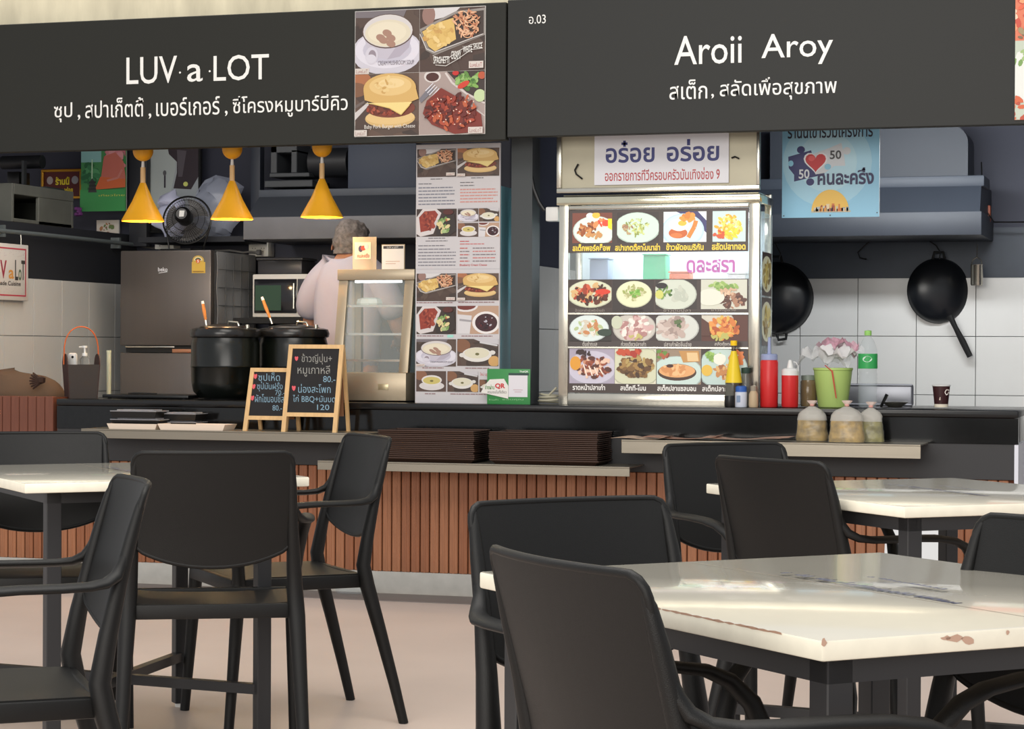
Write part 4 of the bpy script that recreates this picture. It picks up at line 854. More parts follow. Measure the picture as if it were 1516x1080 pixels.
# ---------------------------------------------------------- left end of the counter
Yb = 9.5; p = base(120, Yb)
t = thing('utensil_basket', 'dark box basket with a tall orange strap handle at the left counter end', 'basket', p, math.radians(38))
k = mpp(120, 560, Yb); W = 0.075; h = zy(120, 540, Yb)
m = MB(); 
m.prism([(-W*.86, -W*.86, 0), (W*.86, -W*.86, 0), (W, -W, h), (-W, -W, h)], (0, .004, 0)); m.build('side_panel', mat('basket_grey', (58, 52, 50), 0.7), t, smooth=False)
m = MB(); m.prism([(-W*.86, W*.86-.004, 0), (W*.86, W*.86-.004, 0), (W, W-.004, h), (-W, W-.004, h)], (0, .004, 0)); m.build('side_panel', MATS['basket_grey'], t, smooth=False)
for s in (-1, 1):
    m = MB(); pts = [(s*W*.86, -W*.86, 0), (s*W*.86, W*.86, 0), (s*W, W, h)]+[(s*W, W*math.cos(q*PI/10), h+.052*math.sin(q*PI/10)) for q in range(1, 10)]+[(s*W, -W, h)]
    m.prism(pts, (s*.004, 0, 0)); m.build('end_panel', mat('basket_brown', (54, 28, 26), 0.7), t, smooth=False)
m = MB(); m.box(-W*.84, W*.84, -W*.84, W*.84, .001, .005); m.build('bottom', MATS['basket_grey'], t, smooth=False)
H2 = zy(120, 484, Yb)
m = MB(); m.tube([Vector((-W-.008, 0, h-.0))]+[Vector((-(W+.008)*math.cos(q*PI/14), 0, h+.02+(H2-h-.02)*math.sin(q*PI/14)**.6)) for q in range(0, 15)]+[Vector((W+.008, 0, h-.0))], .011, 8, flat=(1.0, .25)); m.build('strap_handle', M_ORANGE, t)
t = thing('pump_bottle', 'small clear pump bottle with white pump in the dark basket', 'bottle', p+Vector((0.025, -0.01, 0.006)))
m = MB(); m.lathe([(0, 0), (.024, 0), (.025, .004), (.025, h+.02), (.012, h+.035), (0, h+.035)], n=16); m.build('bottle_body', M_CLEAR, t)
m = MB(); m.lathe([(0, h+.035), (.013, h+.035), (.013, h+.05), (.005, h+.05), (.005, h+.075), (.012, h+.075), (.012, h+.085), (0, h+.085)], n=12); m.tube([(0, 0, h+.08), (-.03, 0, h+.078)], .004, 6); m.build('pump', M_WHITE, t)
t = thing('spray_bottle', 'white rounded dispenser beside the pump bottle in the dark basket', 'bottle', p+Vector((-0.045, 0.0, 0.006)))
m = MB(); m.box(-.022, .022, -.013, .013, .0, h+.05, .010); m.build('dispenser_body', M_WHITE, t); m = MB(); m.cyl((0.006, -.012, h+.03), (0.006, -.0155, h+.03), .006); m.build('nozzle_dot', M_BLACK, t)
p = base(218, 9.5); a = P(157, 585, 9.5).x-p.x; b = P(284, 585, 9.5).x-p.x
t = thing('hot_plate', 'flat black hot plate on the counter left of the kettles', 'hot plate', p)
m = MB(); m.box(a, b, -.04, .25, 0.004, .020, .004); m.build('plate_body', M_BLACK, t)
m = MB(); m.tube([(-.09, -.02, .026), (-.05, -.02, .027), (.06, -.02, .026)], [.004, .006, .004], 6); m.build('knife_rest', M_BLACKM, t)
m = MB(); [m.cyl((x, y, 0), (x, y, .005), .01, n=8) for x in (a+.03, b-.03) for y in (-.02, .22)]; m.build('foot', M_BLACKM, t)
p = base(161, 9.75); o = MB().cyl((0, 0, 0), (0, 0, zy(161, 522, 9.75)), .0115).lathe([(.0115, zy(161, 522, 9.75)), (.013, zy(161, 522, 9.75)), (.013, zy(161, 519, 9.75)), (0, zy(161, 519, 9.75))], n=16).build('plastic_tube', mat('pale_tube', (196, 200, 176), 0.4)); o.location = p; tag(o, 'pale greenish upright plastic tube left of the refrigerator', 'tube')
# bag behind the slatted partition
YBg = 9.62; p = P(38, 588, YBg); zbg = P(40, 587, YF).z-0.12
def lumpy(fn, seed, amp):
    from mathutils import noise
    return lambda u, v: fn(u, v)+Vector((1, 1, 1))*0+Vector((noise.noise(fn(u, v)*9+Vector((seed, 0, 0))), noise.noise(fn(u, v)*9+Vector((0, seed, 0))), noise.noise(fn(u, v)*9+Vector((0, 0, seed)))))*amp
tbg = thing('canvas_bag', 'brown canvas bag slumped behind the slatted partition, top gathered in a dark knot', 'bag', (p.x, YBg, zbg))
H3 = P(30, 549, YBg).z-zbg
def bagf(u, v):
    a = 2*PI*u; r = math.sin(PI*min(1, v*.97+.03))**.35 if v < .999 else .0
    return Vector((.27*r*math.cos(a)-.06, .13*r*math.sin(a), H3*v-.01*math.cos(a)))
m = MB(); m.grid(lumpy(bagf, 3, .018), 28, 12); m.build('bag_body', mat('bag_brown', (98, 76, 58), 0.85, bump=.4, bscale=40), tbg)
m = MB(); kx0 = P(66, 565, YBg-.1).x-p.x
for q in range(7):
    a = -.9+q*.3; m.tube([(kx0, -.13, H3*.80), (kx0-.05*math.cos(a)-.01, -.14, H3*.80+.05*math.sin(a))], [.012, .004], 6)
m.lathe([(0, -.02), (.018, -.012), (.02, .01), (0, .02)], (kx0, -.13, H3*.82), n=10); m.build('knot', mat('knot_brown', (60, 40, 30), .8), tbg)
# takeout boxes and foam trays on the left rail
def tray_px(label, x0, x1, y0, y1, Y, zbase, name, mt, group, lid=False):
    a = P(x0, y1, Y); b = P(x1, y1, Y); w = (b.x-a.x)/2; h = max(.008, P((x0+x1)/2, y0, Y).z-P((x0+x1)/2, y1, Y).z)
    t = thing(name, label, 'food box' if lid else 'foam tray', ((a.x+b.x)/2, Y, zbase), 0, group); d = 0.13
    r = [(-w*.92, .01*0+.004, 0), (w*.92, .004, 0), (w*.92, d-.006, 0), (-w*.92, d-.006, 0)]
    m = MB(); 
    lo = [Vector(q) for q in r]; hi = [Vector((-w, 0, h)), Vector((w, 0, h)), Vector((w, d, h)), Vector((-w, d, h))]
    hi2 = [q+Vector((.006*(1 if q.x < 0 else -1), .006*(1 if q.y < .01 else -1), 0)) for q in hi]; lo2 = [q+Vector((.004*(1 if q.x < 0 else -1), .004*(1 if q.y < .01 else -1), .002)) for q in lo]
    for i in range(4):
        j = (i+1) % 4; m.face([lo[i], lo[j], hi[j], hi[i]]); m.face([hi[i], hi[j], hi2[j], hi2[i]]); m.face([hi2[i], hi2[j], lo2[j], lo2[i]])
    m.face(lo); m.face(lo2[::-1]); bmesh.ops.remove_doubles(m.bm, verts=m.bm.verts[:], dist=1e-5)
    m.build('tray_body', mt, t, smooth=False)
    if lid:
        m = MB(); m.box(-w-.001, w+.001, -.001, d+.001, h, h+.004, .001, seg=1); m.box(-w*.8, w*.8, .02, d-.02, h+.004, h+.009, .002, seg=1); m.build('clear_lid', mat('lid_clear', (190, 190, 196), .08, alpha=.5), t, smooth=False)
    return t
MF = mat('foam', (232, 214, 196), .7)
tray_px('left of the two flat foam trays, under the black boxes', 158, 232, 630, 638, 9.06, zL, 'foam_tray', MF, None)
tray_px('right of the two flat foam trays, lying empty and open', 233, 333, 629, 638, 9.05, zL, 'foam_tray', MF, None)
z1 = zL+P(190, 630, 9.08).z-P(190, 638, 9.08).z
tray_px('lower black takeout box standing on the left foam tray', 163, 236, 625, 630, 9.075, z1+.001, 'takeout_box', M_BLACK, None, True)
z2 = z1+.001+(P(190, 625, 9.08).z-P(190, 630, 9.08).z)+.0105
tray_px('upper black takeout box on the left foam tray, taller than the one below', 163, 231, 612, 621, 9.08, z2, 'takeout_box', M_BLACK, None, True)
zq = zL+.001; Yq2 = 9.17
for i, (q0, q1, lab) in enumerate(((625, 631, 'lower black takeout box of the pair behind the right foam tray'), (616, 622, 'upper black takeout box of the pair behind the right foam tray'))):
    tray_px(lab, 238, 290, q0-2, q1+1, Yq2, zq, 'takeout_box', M_BLACK, None, True); zq += (P(260, q0-2, Yq2).z-P(260, q1+1, Yq2).z)+.0105
# ---------------------------------------------------------- stacks of brown trays
def make_servtray(label, W, Dp):
    t = thing('serving_tray', label, 'tray'); lip = .010
    m = MB(); b = [(-W+.02, .018), (W-.02, .018), (W-.02, Dp-.018), (-W+.02, Dp-.018)]; o_ = [(-W, 0), (W, 0), (W, Dp), (-W, Dp)]
    for i in range(4):
        j = (i+1) % 4; m.face([(*b[i], .0), (*b[j], .0), (*o_[j], .017), (*o_[i], .017)]); m.face([(*b[i], .002), (*o_[i], .019), (*o_[j], .019), (*b[j], .002)])
    m.face([(*q, 0) for q in b[::-1]]); m.face([(*q, .002) for q in b]); bmesh.ops.remove_doubles(m.bm, verts=m.bm.verts[:], dist=1e-5)
    m.build('tray_body', mat('tray_brown', (50, 34, 27), .38), t, smooth=False)
    m = MB(); m.tube([(-W, 0, .018), (W, 0, .018), (W, Dp, .018), (-W, Dp, .018)], .0032, 6, closed=True); m.build('tray_rim', mat('tray_rim_brown', (66, 46, 36), .32), t)
    return t
rnd = random.Random(5)
for (x0, x1, lab) in ((560, 701, 'left'), (724, 884, 'right')):
    a = P(x0, 684, 9.045); b = P(x1, 684, 9.045); W = (b.x-a.x)/2; c0 = None; zz = zM+.0005; n = 15; top = P(800, 641, 9.045).z; st = (top-zz-.019)/(n-1)
    for k in range(n):
        lb = 'brown plastic serving tray in the %s stack on the lowest rail' % lab
        if k == n-1: lb = 'topmost brown serving tray of the %s stack' % lab
        if k == 0: lb = 'bottom brown serving tray of the %s stack' % lab
        loc = ((a.x+b.x)/2+rnd.uniform(-.003, .003), 9.047+rnd.uniform(-.002, .003), zz+k*st)
        if c0 is None: c0 = make_servtray(lb, W, .235); c0.location = loc; o = c0
        else: o = copy_tree(c0, loc, 0, lb)
        o['group'] = 'brown trays in the %s stack' % lab
# leaflets on the right rail
for i, (x0, x1, dy, col, lab) in enumerate(((905, 985, .00, (206, 176, 150), 'leftmost glossy food leaflet hanging over the right rail corner'), (950, 1060, .03, (170, 120, 96), 'wide brown food leaflet lying on the right rail'), (1040, 1168, .015, (176, 134, 112), 'curled food leaflet on the rail left of the curry bags'))):
    a = P(x0, 652, 9.06+dy); b = P(x1, 652, 9.06+dy); w = b.x-a.x
    def lf(u, v, w=w, i=i): return Vector((w*u, .16*v, .0035+.003*i+.006*math.sin(u*7+i)*(.5+.5*v)+.006*max(0, u-.85)/.15))
    m = MB(); m.grid(lf, 16, 4, thick=(0, 0, .0008)); o = m.build('leaflet', mat('leaflet_%d' % i, col, .3, var=.5, vscale=26), None); o.location = (a.x, 9.055+dy, zR+.001); tag(o, lab, 'leaflet')
# ---------------------------------------------------------- bags of curry
PRF = [1.0, 1.02, .98, .94, .91, .89, .87, .82, .62, .16]
def curry(label, x0, x1, Y, ytop, seed, col):
    from mathutils import noise
    k = mpp((x0+x1)/2, 640, Y); p = P((x0+x1)/2, 655, Y); w = (x1-x0)/2*k; H = P((x0+x1)/2, ytop, Y).z-zR
    t = thing('curry_bag', label, 'food bag', (p.x, Y, zR+.001), 0, None)
    def sh(u, v, g=1.0):
        a = 2*PI*u; c, s = math.cos(a), math.sin(a)
        r = PRF[min(9, int(v*9))]; r2 = PRF[min(9, int(v*9)+1)]; r = r+(r2-r)*(v*9-int(v*9))
        r *= g; q = Vector((w*r*math.copysign(abs(c)**.75, c), w*.62*r*math.copysign(abs(s)**.75, s), H*.86*v))
        n = noise.noise(q*38+Vector((seed, seed, 0)))*.004+noise.noise(q*90+Vector((seed, 0, 3)))*.0015
        return q+Vector((c, s, 0))*n
    m = MB(); m.grid(lambda u, v: sh(u, v*.60, .95)+Vector((0, 0, .002)), 30, 14); 
    m.build('curry', mat('curry_%d' % seed, col, .3, var=.55, vscale=30, bump=.5, bscale=60), t)
    m = MB(); m.grid(lambda u, v: sh(u, v), 30, 20); m.build('plastic_bag', mat('bag_film', (236, 234, 226), .10, alpha=.12), t, ang=3)
    m = MB(); m.grid(lambda u, v: sh(u, .60+.40*v, 1.012), 30, 10); m.build('cloudy_neck', mat('bag_neck', (226, 222, 212), .3, alpha=.42), t, ang=3)
    m = MB(); m.lathe([(.006, H*.86), (.010, H*.88), (.010, H*.9), (.006, H*.92)], n=10); m.build('rubber_band', mat('rubber_pink', (216, 160, 150), .5), t)
    m = MB(); m.lathe([(.006, H*.9), (.014, H*.95), (.020, H*1.0), (.012, H*1.01)], n=7, sx=1.2, sy=.6); m.build('gathered_top', mat('bag_film2', (226, 206, 196), .3, alpha=.7), t, smooth=False)
curry('leftmost bag of yellow-brown curry, slightly behind the middle one', 1178, 1226, 9.20, 594, 3, (142, 116, 54))
curry('middle bag of curry with chunky pieces, nearest the rail lip', 1226, 1281, 9.12, 594, 5, (150, 122, 58))
curry('rightmost bag of curry, greener and darker than its neighbours', 1269, 1309, 9.18, 596, 8, (120, 114, 54))
# ---------------------------------------------------------- bottles at the right
def lathe_thing(label, name, cat, x, Y, parts, group=None, z0=zc):
    k = mpp(x, 580, Y); t = thing(name, label, cat, base(x, Y, z0), 0, group)
    for nm, prof, mt in parts:
        m = MB(); m.lathe([(r*k, max(0.0008, zy(x, y, Y, z0))) for r, y in prof], n=24); m.build(nm, mt, t)
    return t, k
YBt = 9.38; yb0 = 602.5
t, k = lathe_thing('tall red squeeze bottle with pale blue cap', 'squeeze_bottle', 'bottle', 1138.5, YBt, [
    ('bottle_body', [(0, 603), (12, 603), (13.2, 601), (13.2, 536), (12, 533.5), (0, 533.5)], M_RED),
    ('cap', [(12, 533.5), (12.4, 533), (12.4, 526), (11, 524.5), (3, 524), (2.6, 520), (2.2, 500), (0, 499)], mat('cap_blue', (150, 160, 196), .4))])
t, k = lathe_thing('shorter red squeeze bottle with white cone spout', 'squeeze_bottle', 'bottle', 1169.5, YBt, [
    ('bottle_body', [(0, 603), (11.5, 603), (12.5, 601), (12.5, 556), (0, 555)], M_RED),
    ('cap', [(12.5, 556), (12.6, 549), (10, 546), (5, 545), (2.6, 534), (1.2, 533), (0, 533)], M_WHITE)])
m = MB(); m.tube([(5*k, -.003, zy(1169, 536, YBt)), (9*k, -.003, zy(1169, 537, YBt)), (12*k, -.003, zy(1169, 542, YBt)), (12.5*k, -.003, zy(1169, 550, YBt))], .0018, 6); m.build('spout_cap_strap', M_WHITE, t)
t, k = lathe_thing('tapered bottle with yellow cap and yellow label against the kiosk', 'sauce_bottle', 'bottle', 1086, 9.352, [
    ('bottle_body', [(0, 604), (12, 604), (12.4, 600), (12.4, 567), (3.6, 520), (3.4, 513), (0, 513)], mat('amber_dark', (70, 56, 40), .1, alpha=.75)),
    ('label_sleeve', [(12.6, 567), (12.7, 566), (6.4, 530), (4, 520), (3.8, 520)], mat('label_yellow', (236, 206, 40), .35)),
    ('cap', [(4.8, 512), (5, 511), (5, 505), (4, 504.5), (0, 504.5)], mat('cap_yellow', (250, 204, 20), .4))])
t, k = lathe_thing('small black soy sauce bottle in front of the yellow one', 'sauce_bottle', 'bottle', 1080.5, 9.325, [
    ('bottle_body', [(0, 604), (7.5, 604), (8, 602), (8, 587), (7.6, 586), (0, 586)], M_BLACK), ('neck', [(7.4, 586), (7.4, 572), (5, 569), (0, 569)], mat('neck_glass', (120, 120, 112), .08, alpha=.55))])
t, k = lathe_thing('small bottle with blue cap and white label', 'sauce_bottle', 'bottle', 1097, 9.33, [
    ('bottle_body', [(0, 604), (8.5, 604), (9, 602), (9, 581), (6, 579.5), (0, 579.5)], mat('label_pale', (206, 212, 226), .3)), ('cap', [(8.2, 580.5), (8.4, 579), (8.4, 573), (6, 571.5), (0, 571.5)], mat('cap_cobalt', (50, 96, 176), .4))])
pr = Print(YP(9.33-9.2*k), step=.0003); pr.rect(1090.5, 586, 1096, 596, (120, 140, 170)); pr.build('printed_label', t)
t, k = lathe_thing('clear glass bottle with dark green cap behind the blue-capped one', 'sauce_bottle', 'bottle', 1104.5, 9.375, [
    ('bottle_body', [(0, 603), (8, 603), (8.4, 600), (8.4, 570), (6.5, 556), (6.5, 552), (0, 552)], mat('neck_glass', (120, 120, 112))), ('cap', [(7, 553), (7.4, 552), (7.4, 545), (0, 544)], mat('cap_green', (36, 62, 54), .5))])
t, k = lathe_thing('small beige shaker with narrow top beside the tall red bottle', 'shaker', 'shaker', 1115.5, 9.335, [
    ('shaker_body', [(0, 604), (6.5, 604), (7.2, 600), (6.8, 584), (4.5, 579), (0, 579)], mat('shaker_beige', (186, 164, 132), .5)), ('shaker_top', [(4.6, 579.5), (4.8, 578), (4.8, 572), (0, 570.5)], mat('shaker_top_grey', (150, 140, 124), .4))])
t, k = lathe_thing('brown glass jar half hidden behind the lime green bucket', 'glass_jar', 'jar', 1197, 9.47, [
    ('jar_body', [(0, 602), (11, 602), (12, 599), (12, 566), (10, 561), (0, 561)], mat('jar_brown', (120, 100, 66), .12, alpha=.8)), ('jar_lid', [(11, 563), (11, 556), (0, 555.5)], mat('lid_grey', (120, 130, 120), .4))])
t, k = lathe_thing('large clear water bottle with green cap and green label', 'water_bottle', 'bottle', 1284.5, 9.42, [
    ('bottle_body', [(0, 603), (12, 603), (14, 600)]+[(14.3-(.9 if i % 2 else 0), 598-i*3.1) for i in range(16)]+[(14, 547), (14, 524), (13, 516), (9, 505), (5, 499), (4.6, 496), (0, 496)], mat('pet', (196, 208, 212), .03, alpha=.17)),
    ('label', [(14.3, 546), (14.4, 545), (14.4, 525), (14.3, 524)], mat('label_green', (50, 160, 84), .4)),
    ('cap', [(5, 497), (5.3, 496), (5.3, 490), (0, 489)], mat('cap_lime', (150, 206, 110), .4))])
pr = Print(lambda x, y: P(x, y, 9.42)+Vector((0, -math.sqrt(max(0, (14.6*k)**2-((x-1284.5)*k)**2)), 0)), step=.0003); pr.ell(1286, 532, 7, 4.4, (206, 230, 214)); pr.build('label_oval', t)
t, k = lathe_thing('lime green plastic bucket stuffed with bags', 'bucket', 'bucket', 1233, 9.47, [
    ('bucket_body', [(0, 603), (21, 603), (22, 601), (28.5, 549), (29.5, 548), (29.5, 545), (28, 545), (21.5, 600), (0, 600)], mat('lime', (176, 202, 116), .45))])
from mathutils import noise as NZ
def crumple(label, name, cx, cy, rx, ry, seed, mt, Y=9.46, dz=.0):
    k = mpp(cx, cy, Y); p = P(cx, cy, Y)
    def f(u, v):
        a = 2*PI*u; r = v; q = Vector((rx*k*r*math.cos(a), ry*k*.8*r*math.sin(a)*.9, 0)); n = NZ.noise(q*22+Vector((seed, 0, 0)))*.05+NZ.noise(q*50+Vector((0, seed, 0)))*.03
        return Vector((q.x, q.y, ry*k*.8*(1-r*1.2)*.5+n*(.4+r)))
    m = MB(); m.grid(f, 30, 8); o = m.build(name, mt, None, smooth=True, ang=.5); o.location = p; tag(o, label, 'plastic bag'); return o
M_PB = mat('thin_bag', (226, 226, 226), .25, alpha=.42)
crumple('crumpled clear plastic bag spilling left over the lime green bucket', 'plastic_bag', 1218, 529, 42, 26, 4, M_PB)
crumple('crumpled white plastic bag bunched up on top of the bucket', 'plastic_bag', 1246, 524, 34, 26, 11, mat('white_bag', (230, 228, 228), .4, alpha=.8))
crumple('pink and white printed plastic bag at the back of the bucket', 'plastic_bag', 1240, 512, 32, 24, 17, mat('pink_bag', (214, 160, 176), .4, var=.5, vscale=20, alpha=.7), 9.50)
m = MB(); kk = k; m.tube([P(1221, 541, 9.385)-Vector(P(1233, 590, 9.385)), P(1232, 550, 9.385)-Vector(P(1233, 590, 9.385)), P(1238, 590, 9.385)-Vector(P(1233, 590, 9.385))], [.002, .004, .003], 6)
o = m.build('plastic_strap', mat('strap_red', (206, 90, 70), .5, alpha=.8)); o.location = P(1233, 590, 9.385); tag(o, 'thin reddish strap of a bag hanging down the front of the bucket', 'strap')
# tray rack behind
YRk = 9.86; a = P(1196, 603, YRk); b = P(1352, 603, YRk); w = (b.x-a.x)/2; h = zy(1300, 568.5, YRk)
t = thing('metal_pan', 'rounded grey metal pan standing on edge behind the water bottle', 'pan', ((a.x+b.x)/2, YRk, zc))
m = MB(); m.box(-w, w, 0, .012, 0.0, h, .012, seg=3); m.build('pan_back', mat('pan_grey', (150, 152, 160), .35, metal=.6), t)
m = MB(); r_ = [(-w+.006, -.002, .006), (w-.006, -.002, .006), (w-.006, -.002, h-.006), (-w+.006, -.002, h-.006)]; m.tube(r_, .006, 8, closed=True); m.build('pan_rim', MATS['pan_grey'], t)
o = MB().lathe([(0, 0), (.03, 0), (.055, .018), (.058, .022), (.054, .021), (.03, .004), (0, .004)], n=24).build('steel_bowl', M_STEEL); o.location = base(1325, 9.72); tag(o, 'shallow steel bowl on the counter behind the water bottle', 'bowl')
o = MB().tube([(0, 0, .03), (.028, -.0, .085)], [.006, .008], 8).build('knife_handle', M_BLACK); o.location = base(1304, 9.72)-Vector((0, 0, .03)); tag(o, 'short black utensil handle sticking up beside the steel bowl', 'utensil')
# cup
t, k = lathe_thing('dark brown and red paper cup with white script, alone at the right end', 'paper_cup', 'cup', 1393.5, 9.5, [
    ('cup_body', [(0, 603), (9.6, 603), (9.8, 602), (13, 571.5), (12.4, 571.5), (9, 601), (0, 601)], mat('cup_brown', (58, 26, 28), .4)),
    ('rim', [(13, 572.3), (13.8, 571.6), (13.8, 570.4), (13, 570)], M_WHITE), ('base_band', [(9.9, 603.4), (10.0, 603), (10.6, 599), (10.5, 598.6)], mat('cup_cream', (236, 226, 206), .5))])
pr = Print(lambda x, y: P(x, y, 9.5)+Vector((.298, -.954, 0))*(math.sqrt(max(0, (12.6*k)**2-((x-1393.5)*k)**2))), step=.0003)
pr.line([(1404, 578), (1399, 577), (1396.5, 581), (1399, 585), (1402, 583)], 1.3, (236, 226, 216)); pr.l = 1; pr.line([(1401, 584), (1403, 580), (1404.5, 584)], 1.0, (236, 226, 216)); pr.rect(1383, 588, 1390, 592.5, (226, 206, 190)); pr.build('printed_script', t)
# bottle lying near the plinth
p = PZ(527, 871, .028); t = thing('lying_bottle', 'clear plastic bottle with dark cap lying on the floor by the plinth', 'bottle', (p.x, 9.2, .0))
mm_ = Matrix.Translation((0, 0, .03)) @ Matrix.Rotation(PI/2, 4, 'Y')
m = MB(); m.lathe([(0, -.075), (.028, -.075), (.029, -.07), (.029, .03), (.012, .06), (.012, .068), (0, .068)], n=16, m=mm_); m.build('bottle_body', mat('pet', (214, 224, 226)), t)
m = MB(); m.lathe([(0, .066), (.014, .066), (.014, .082), (0, .082)], n=12, m=mm_); m.build('cap', M_BLACK, t)
# white board leaning on the slats under the counter at right
a = P(1309, 800, 9.2); b = P(1392, 800, 9.2); zt_ = P(1350, 765, 9.2).z
m = MB(); m.prism([(a.x-b.x, -.12, 0.001), (0, -.12, 0.001), (0, 0, zt_), (a.x-b.x, 0, zt_)], (0, .02, 0)); o = m.build('white_board', mat('white_sheet', (222, 224, 226), .5), None, smooth=False); o.location = (b.x, 9.255, 0); tag(o, 'white board leaning against the slats, seen under the right-hand back table', 'board')
# ================================================================== inside the left stall
# refrigerator
YFR = 10.70
a = P(178, 450, YFR); b = P(312, 450, YFR); hw = (b.x-a.x)/2; zf = P(245, 371, YFR).z; zs1 = P(245, 512, YFR).z; zs2 = P(245, 523, YFR).z
t = thing('refrigerator', 'grey-brown steel two-door refrigerator behind the counter', 'refrigerator', ((a.x+b.x)/2, YFR, 0)); fl = t.location
MFR = mat('fridge_steel', (104, 98, 95), .34, metal=.5, var=.05, vscale=3, stretch=(4, 4, .3))
m = MB(); m.box(-hw+.003, hw-.003, .055, .60, .03, zf-.01, .006); m.build('cabinet', mat('fridge_side', (92, 92, 94), .5), t)
m = MB(); m.box(-hw, hw, 0, .05, zs1, zf, .006); up = m.build('door', MFR, t)
m = MB(); m.box(-hw, hw, 0, .05, .05, zs2, .006); lo = m.build('door', MFR, t)
m = MB(); m.box(-hw+.03, hw-.02, .01, .05, zs2+.003, zs1-.003); m.build('grip_gap', M_BLACKM, t, smooth=False)
m = MB(); m.box(-hw+.03, hw*.2, .002, .02, zs1-.012, zs1-.003, .002); m.build('handle', M_STEEL, up)
m = MB(); m.box(hw*.15, hw-.02, .003, .02, zs2+.002, zs2+.022, .002); m.build('handle_cover', mat('copper_tone', (196, 140, 110), .3, metal=.6), lo)
pr = Print(YP(YFR-.0012), step=.0004); pr.text('beko', 234, 248, 396, 402, (220, 220, 224), .02); pr.l = 1; pr.line([(235, 404.5), (248, 402.5)], .9, (220, 220, 224)); 
pr.build('logo', up, world=False); pr = Print(YP(YFR-.0012), step=.0004); pr.ell(293.5, 386, 8.6, 7.6, (196, 166, 76), n=20); pr.rect(284, 388, 304, 404.5, (206, 170, 70)); pr.l = 4; pr.ell(293.5, 386, 6.4, 5.6, (226, 214, 176), n=16, t0=PI, t1=2*PI); pr.ell(293.5, 385.5, 4.6, 3.6, (60, 90, 60), n=12, t0=PI, t1=2*PI); pr.l = 7; pr.ell(293.5, 387, 3.2, 3.2, (214, 100, 50), n=14); pr.l = 8; pr.text('5', 292.3, 294.8, 385, 389, (240, 240, 230), .03); pr.rect(286, 401.6, 302, 402.6, (120, 90, 40))
pr.build('energy_label', up, world=False)
for c in kids(up):
    if c.name.split('.')[0] in ('logo', 'energy_label'): c.data.transform(Matrix.Translation(-fl))
# cloth-like cover hanging on its side
xr = b.x+.004; 
m = MB(); m.grid(lambda u, v: Vector((xr-fl.x+.004*math.sin(u*9+v*3)+.003*math.sin(v*14), .06+.5*u, zf-.005-(zf-1.05)*v)), 14, 14, thick=(.002, 0, 0)); o = m.build('side_cover', mat('cover_grey', (150, 152, 156), .8, var=.08, vscale=8), t)
m = MB()
for k in range(1, 6): z = zf-.005-(zf-1.05)*k/6; m.box(xr-fl.x+.006, xr-fl.x+.0095, .07, .55, z, z+.003)
for k in range(1, 5): m.box(xr-fl.x+.006, xr-fl.x+.0095, .06+.1*k, .063+.1*k, 1.06, zf-.02)
m.build('cover_seam', mat('seam_grey', (96, 98, 102), .8), t, smooth=False, kind='stuff')
# fan on top
p = P(277, 370, YFR+.2); YN = YFR+.2; fz = zf
k = mpp(277, 330, YN); p = P(277, 326, YN); R = 36*k
t = thing('desk_fan', 'black desk fan with wire guard on top of the refrigerator', 'fan', (p.x, YN, zf)); cz = p.z-zf
Rx = Matrix.Translation((0, 0, cz)) @ Matrix.Rotation(math.radians(12), 4, 'Z') @ Matrix.Rotation(math.radians(78), 4, 'X')
def T_(v): return Rx @ Vector(v)
m = MB(); m.tube([T_((R*math.cos(a), R*math.sin(a), 0)) for a in [i*2*PI/40 for i in range(40)]], .0055, 6, closed=True)
for rr, zz in ((.55, .045), (.8, .03), (.25, .055)): m.tube([T_((R*rr*math.cos(a), R*rr*math.sin(a), zz)) for a in [i*2*PI/32 for i in range(32)]], .0016, 4, closed=True)
m.build('guard_ring', M_BLACK, t)
m = MB()
for i in range(54):
    a = i*2*PI/54
    for s in (1, -1): m.tube([T_((R*q*math.cos(a+.15*q), R*q*math.sin(a+.15*q), s*.05*(1-q*q))) for q in (.2, .5, .8, 1.0)], .0011, 3, cap=False)
m.build('guard_wires', mat('wire_grey', (120, 120, 124), .4), t, kind='stuff')
for i in range(3):
    a0 = i*2*PI/3+.9
    m = MB(); m.grid(lambda u, v: T_((R*(.12+.76*v)*math.cos(a0+(u-.5)*(.7+.7*v)), R*(.12+.76*v)*math.sin(a0+(u-.5)*(.7+.7*v)), .018*(u-.5))), 6, 8, thick=(0, .001, 0)); m.build('blade', mat('blade_grey', (54, 52, 50), .35), t)
m = MB(); m.tube([T_((0, 0, -.02)), T_((0, 0, .04)), T_((0, 0, .11)), T_((0, 0, .13))], [.03, .045, .045, .03], 20); m.build('motor_housing', M_BLACK, t)
m = MB(); c = T_((0.0, 0.0, .131)); m.box(-.017, .017, -.0015, .0015, -.017, .017, m=Matrix.Translation(c) @ Matrix.Rotation(math.radians(-12), 4, 'X')); m.build('sticker', M_WHITE, t, smooth=False)
m = MB(); w = R*.8; m.tube([(-w-.02, 0, cz-.03), (-w, .0, .012), (w*.9, 0, .012), (w+.03, 0, cz-.04)], .006, 8); m.tube([(-w, 0, .006), (-w+.02, -.14, .006), (w-.02, -.14, .006), (w, 0, .006)], .006, 8); m.build('stand', M_BLACK, t)
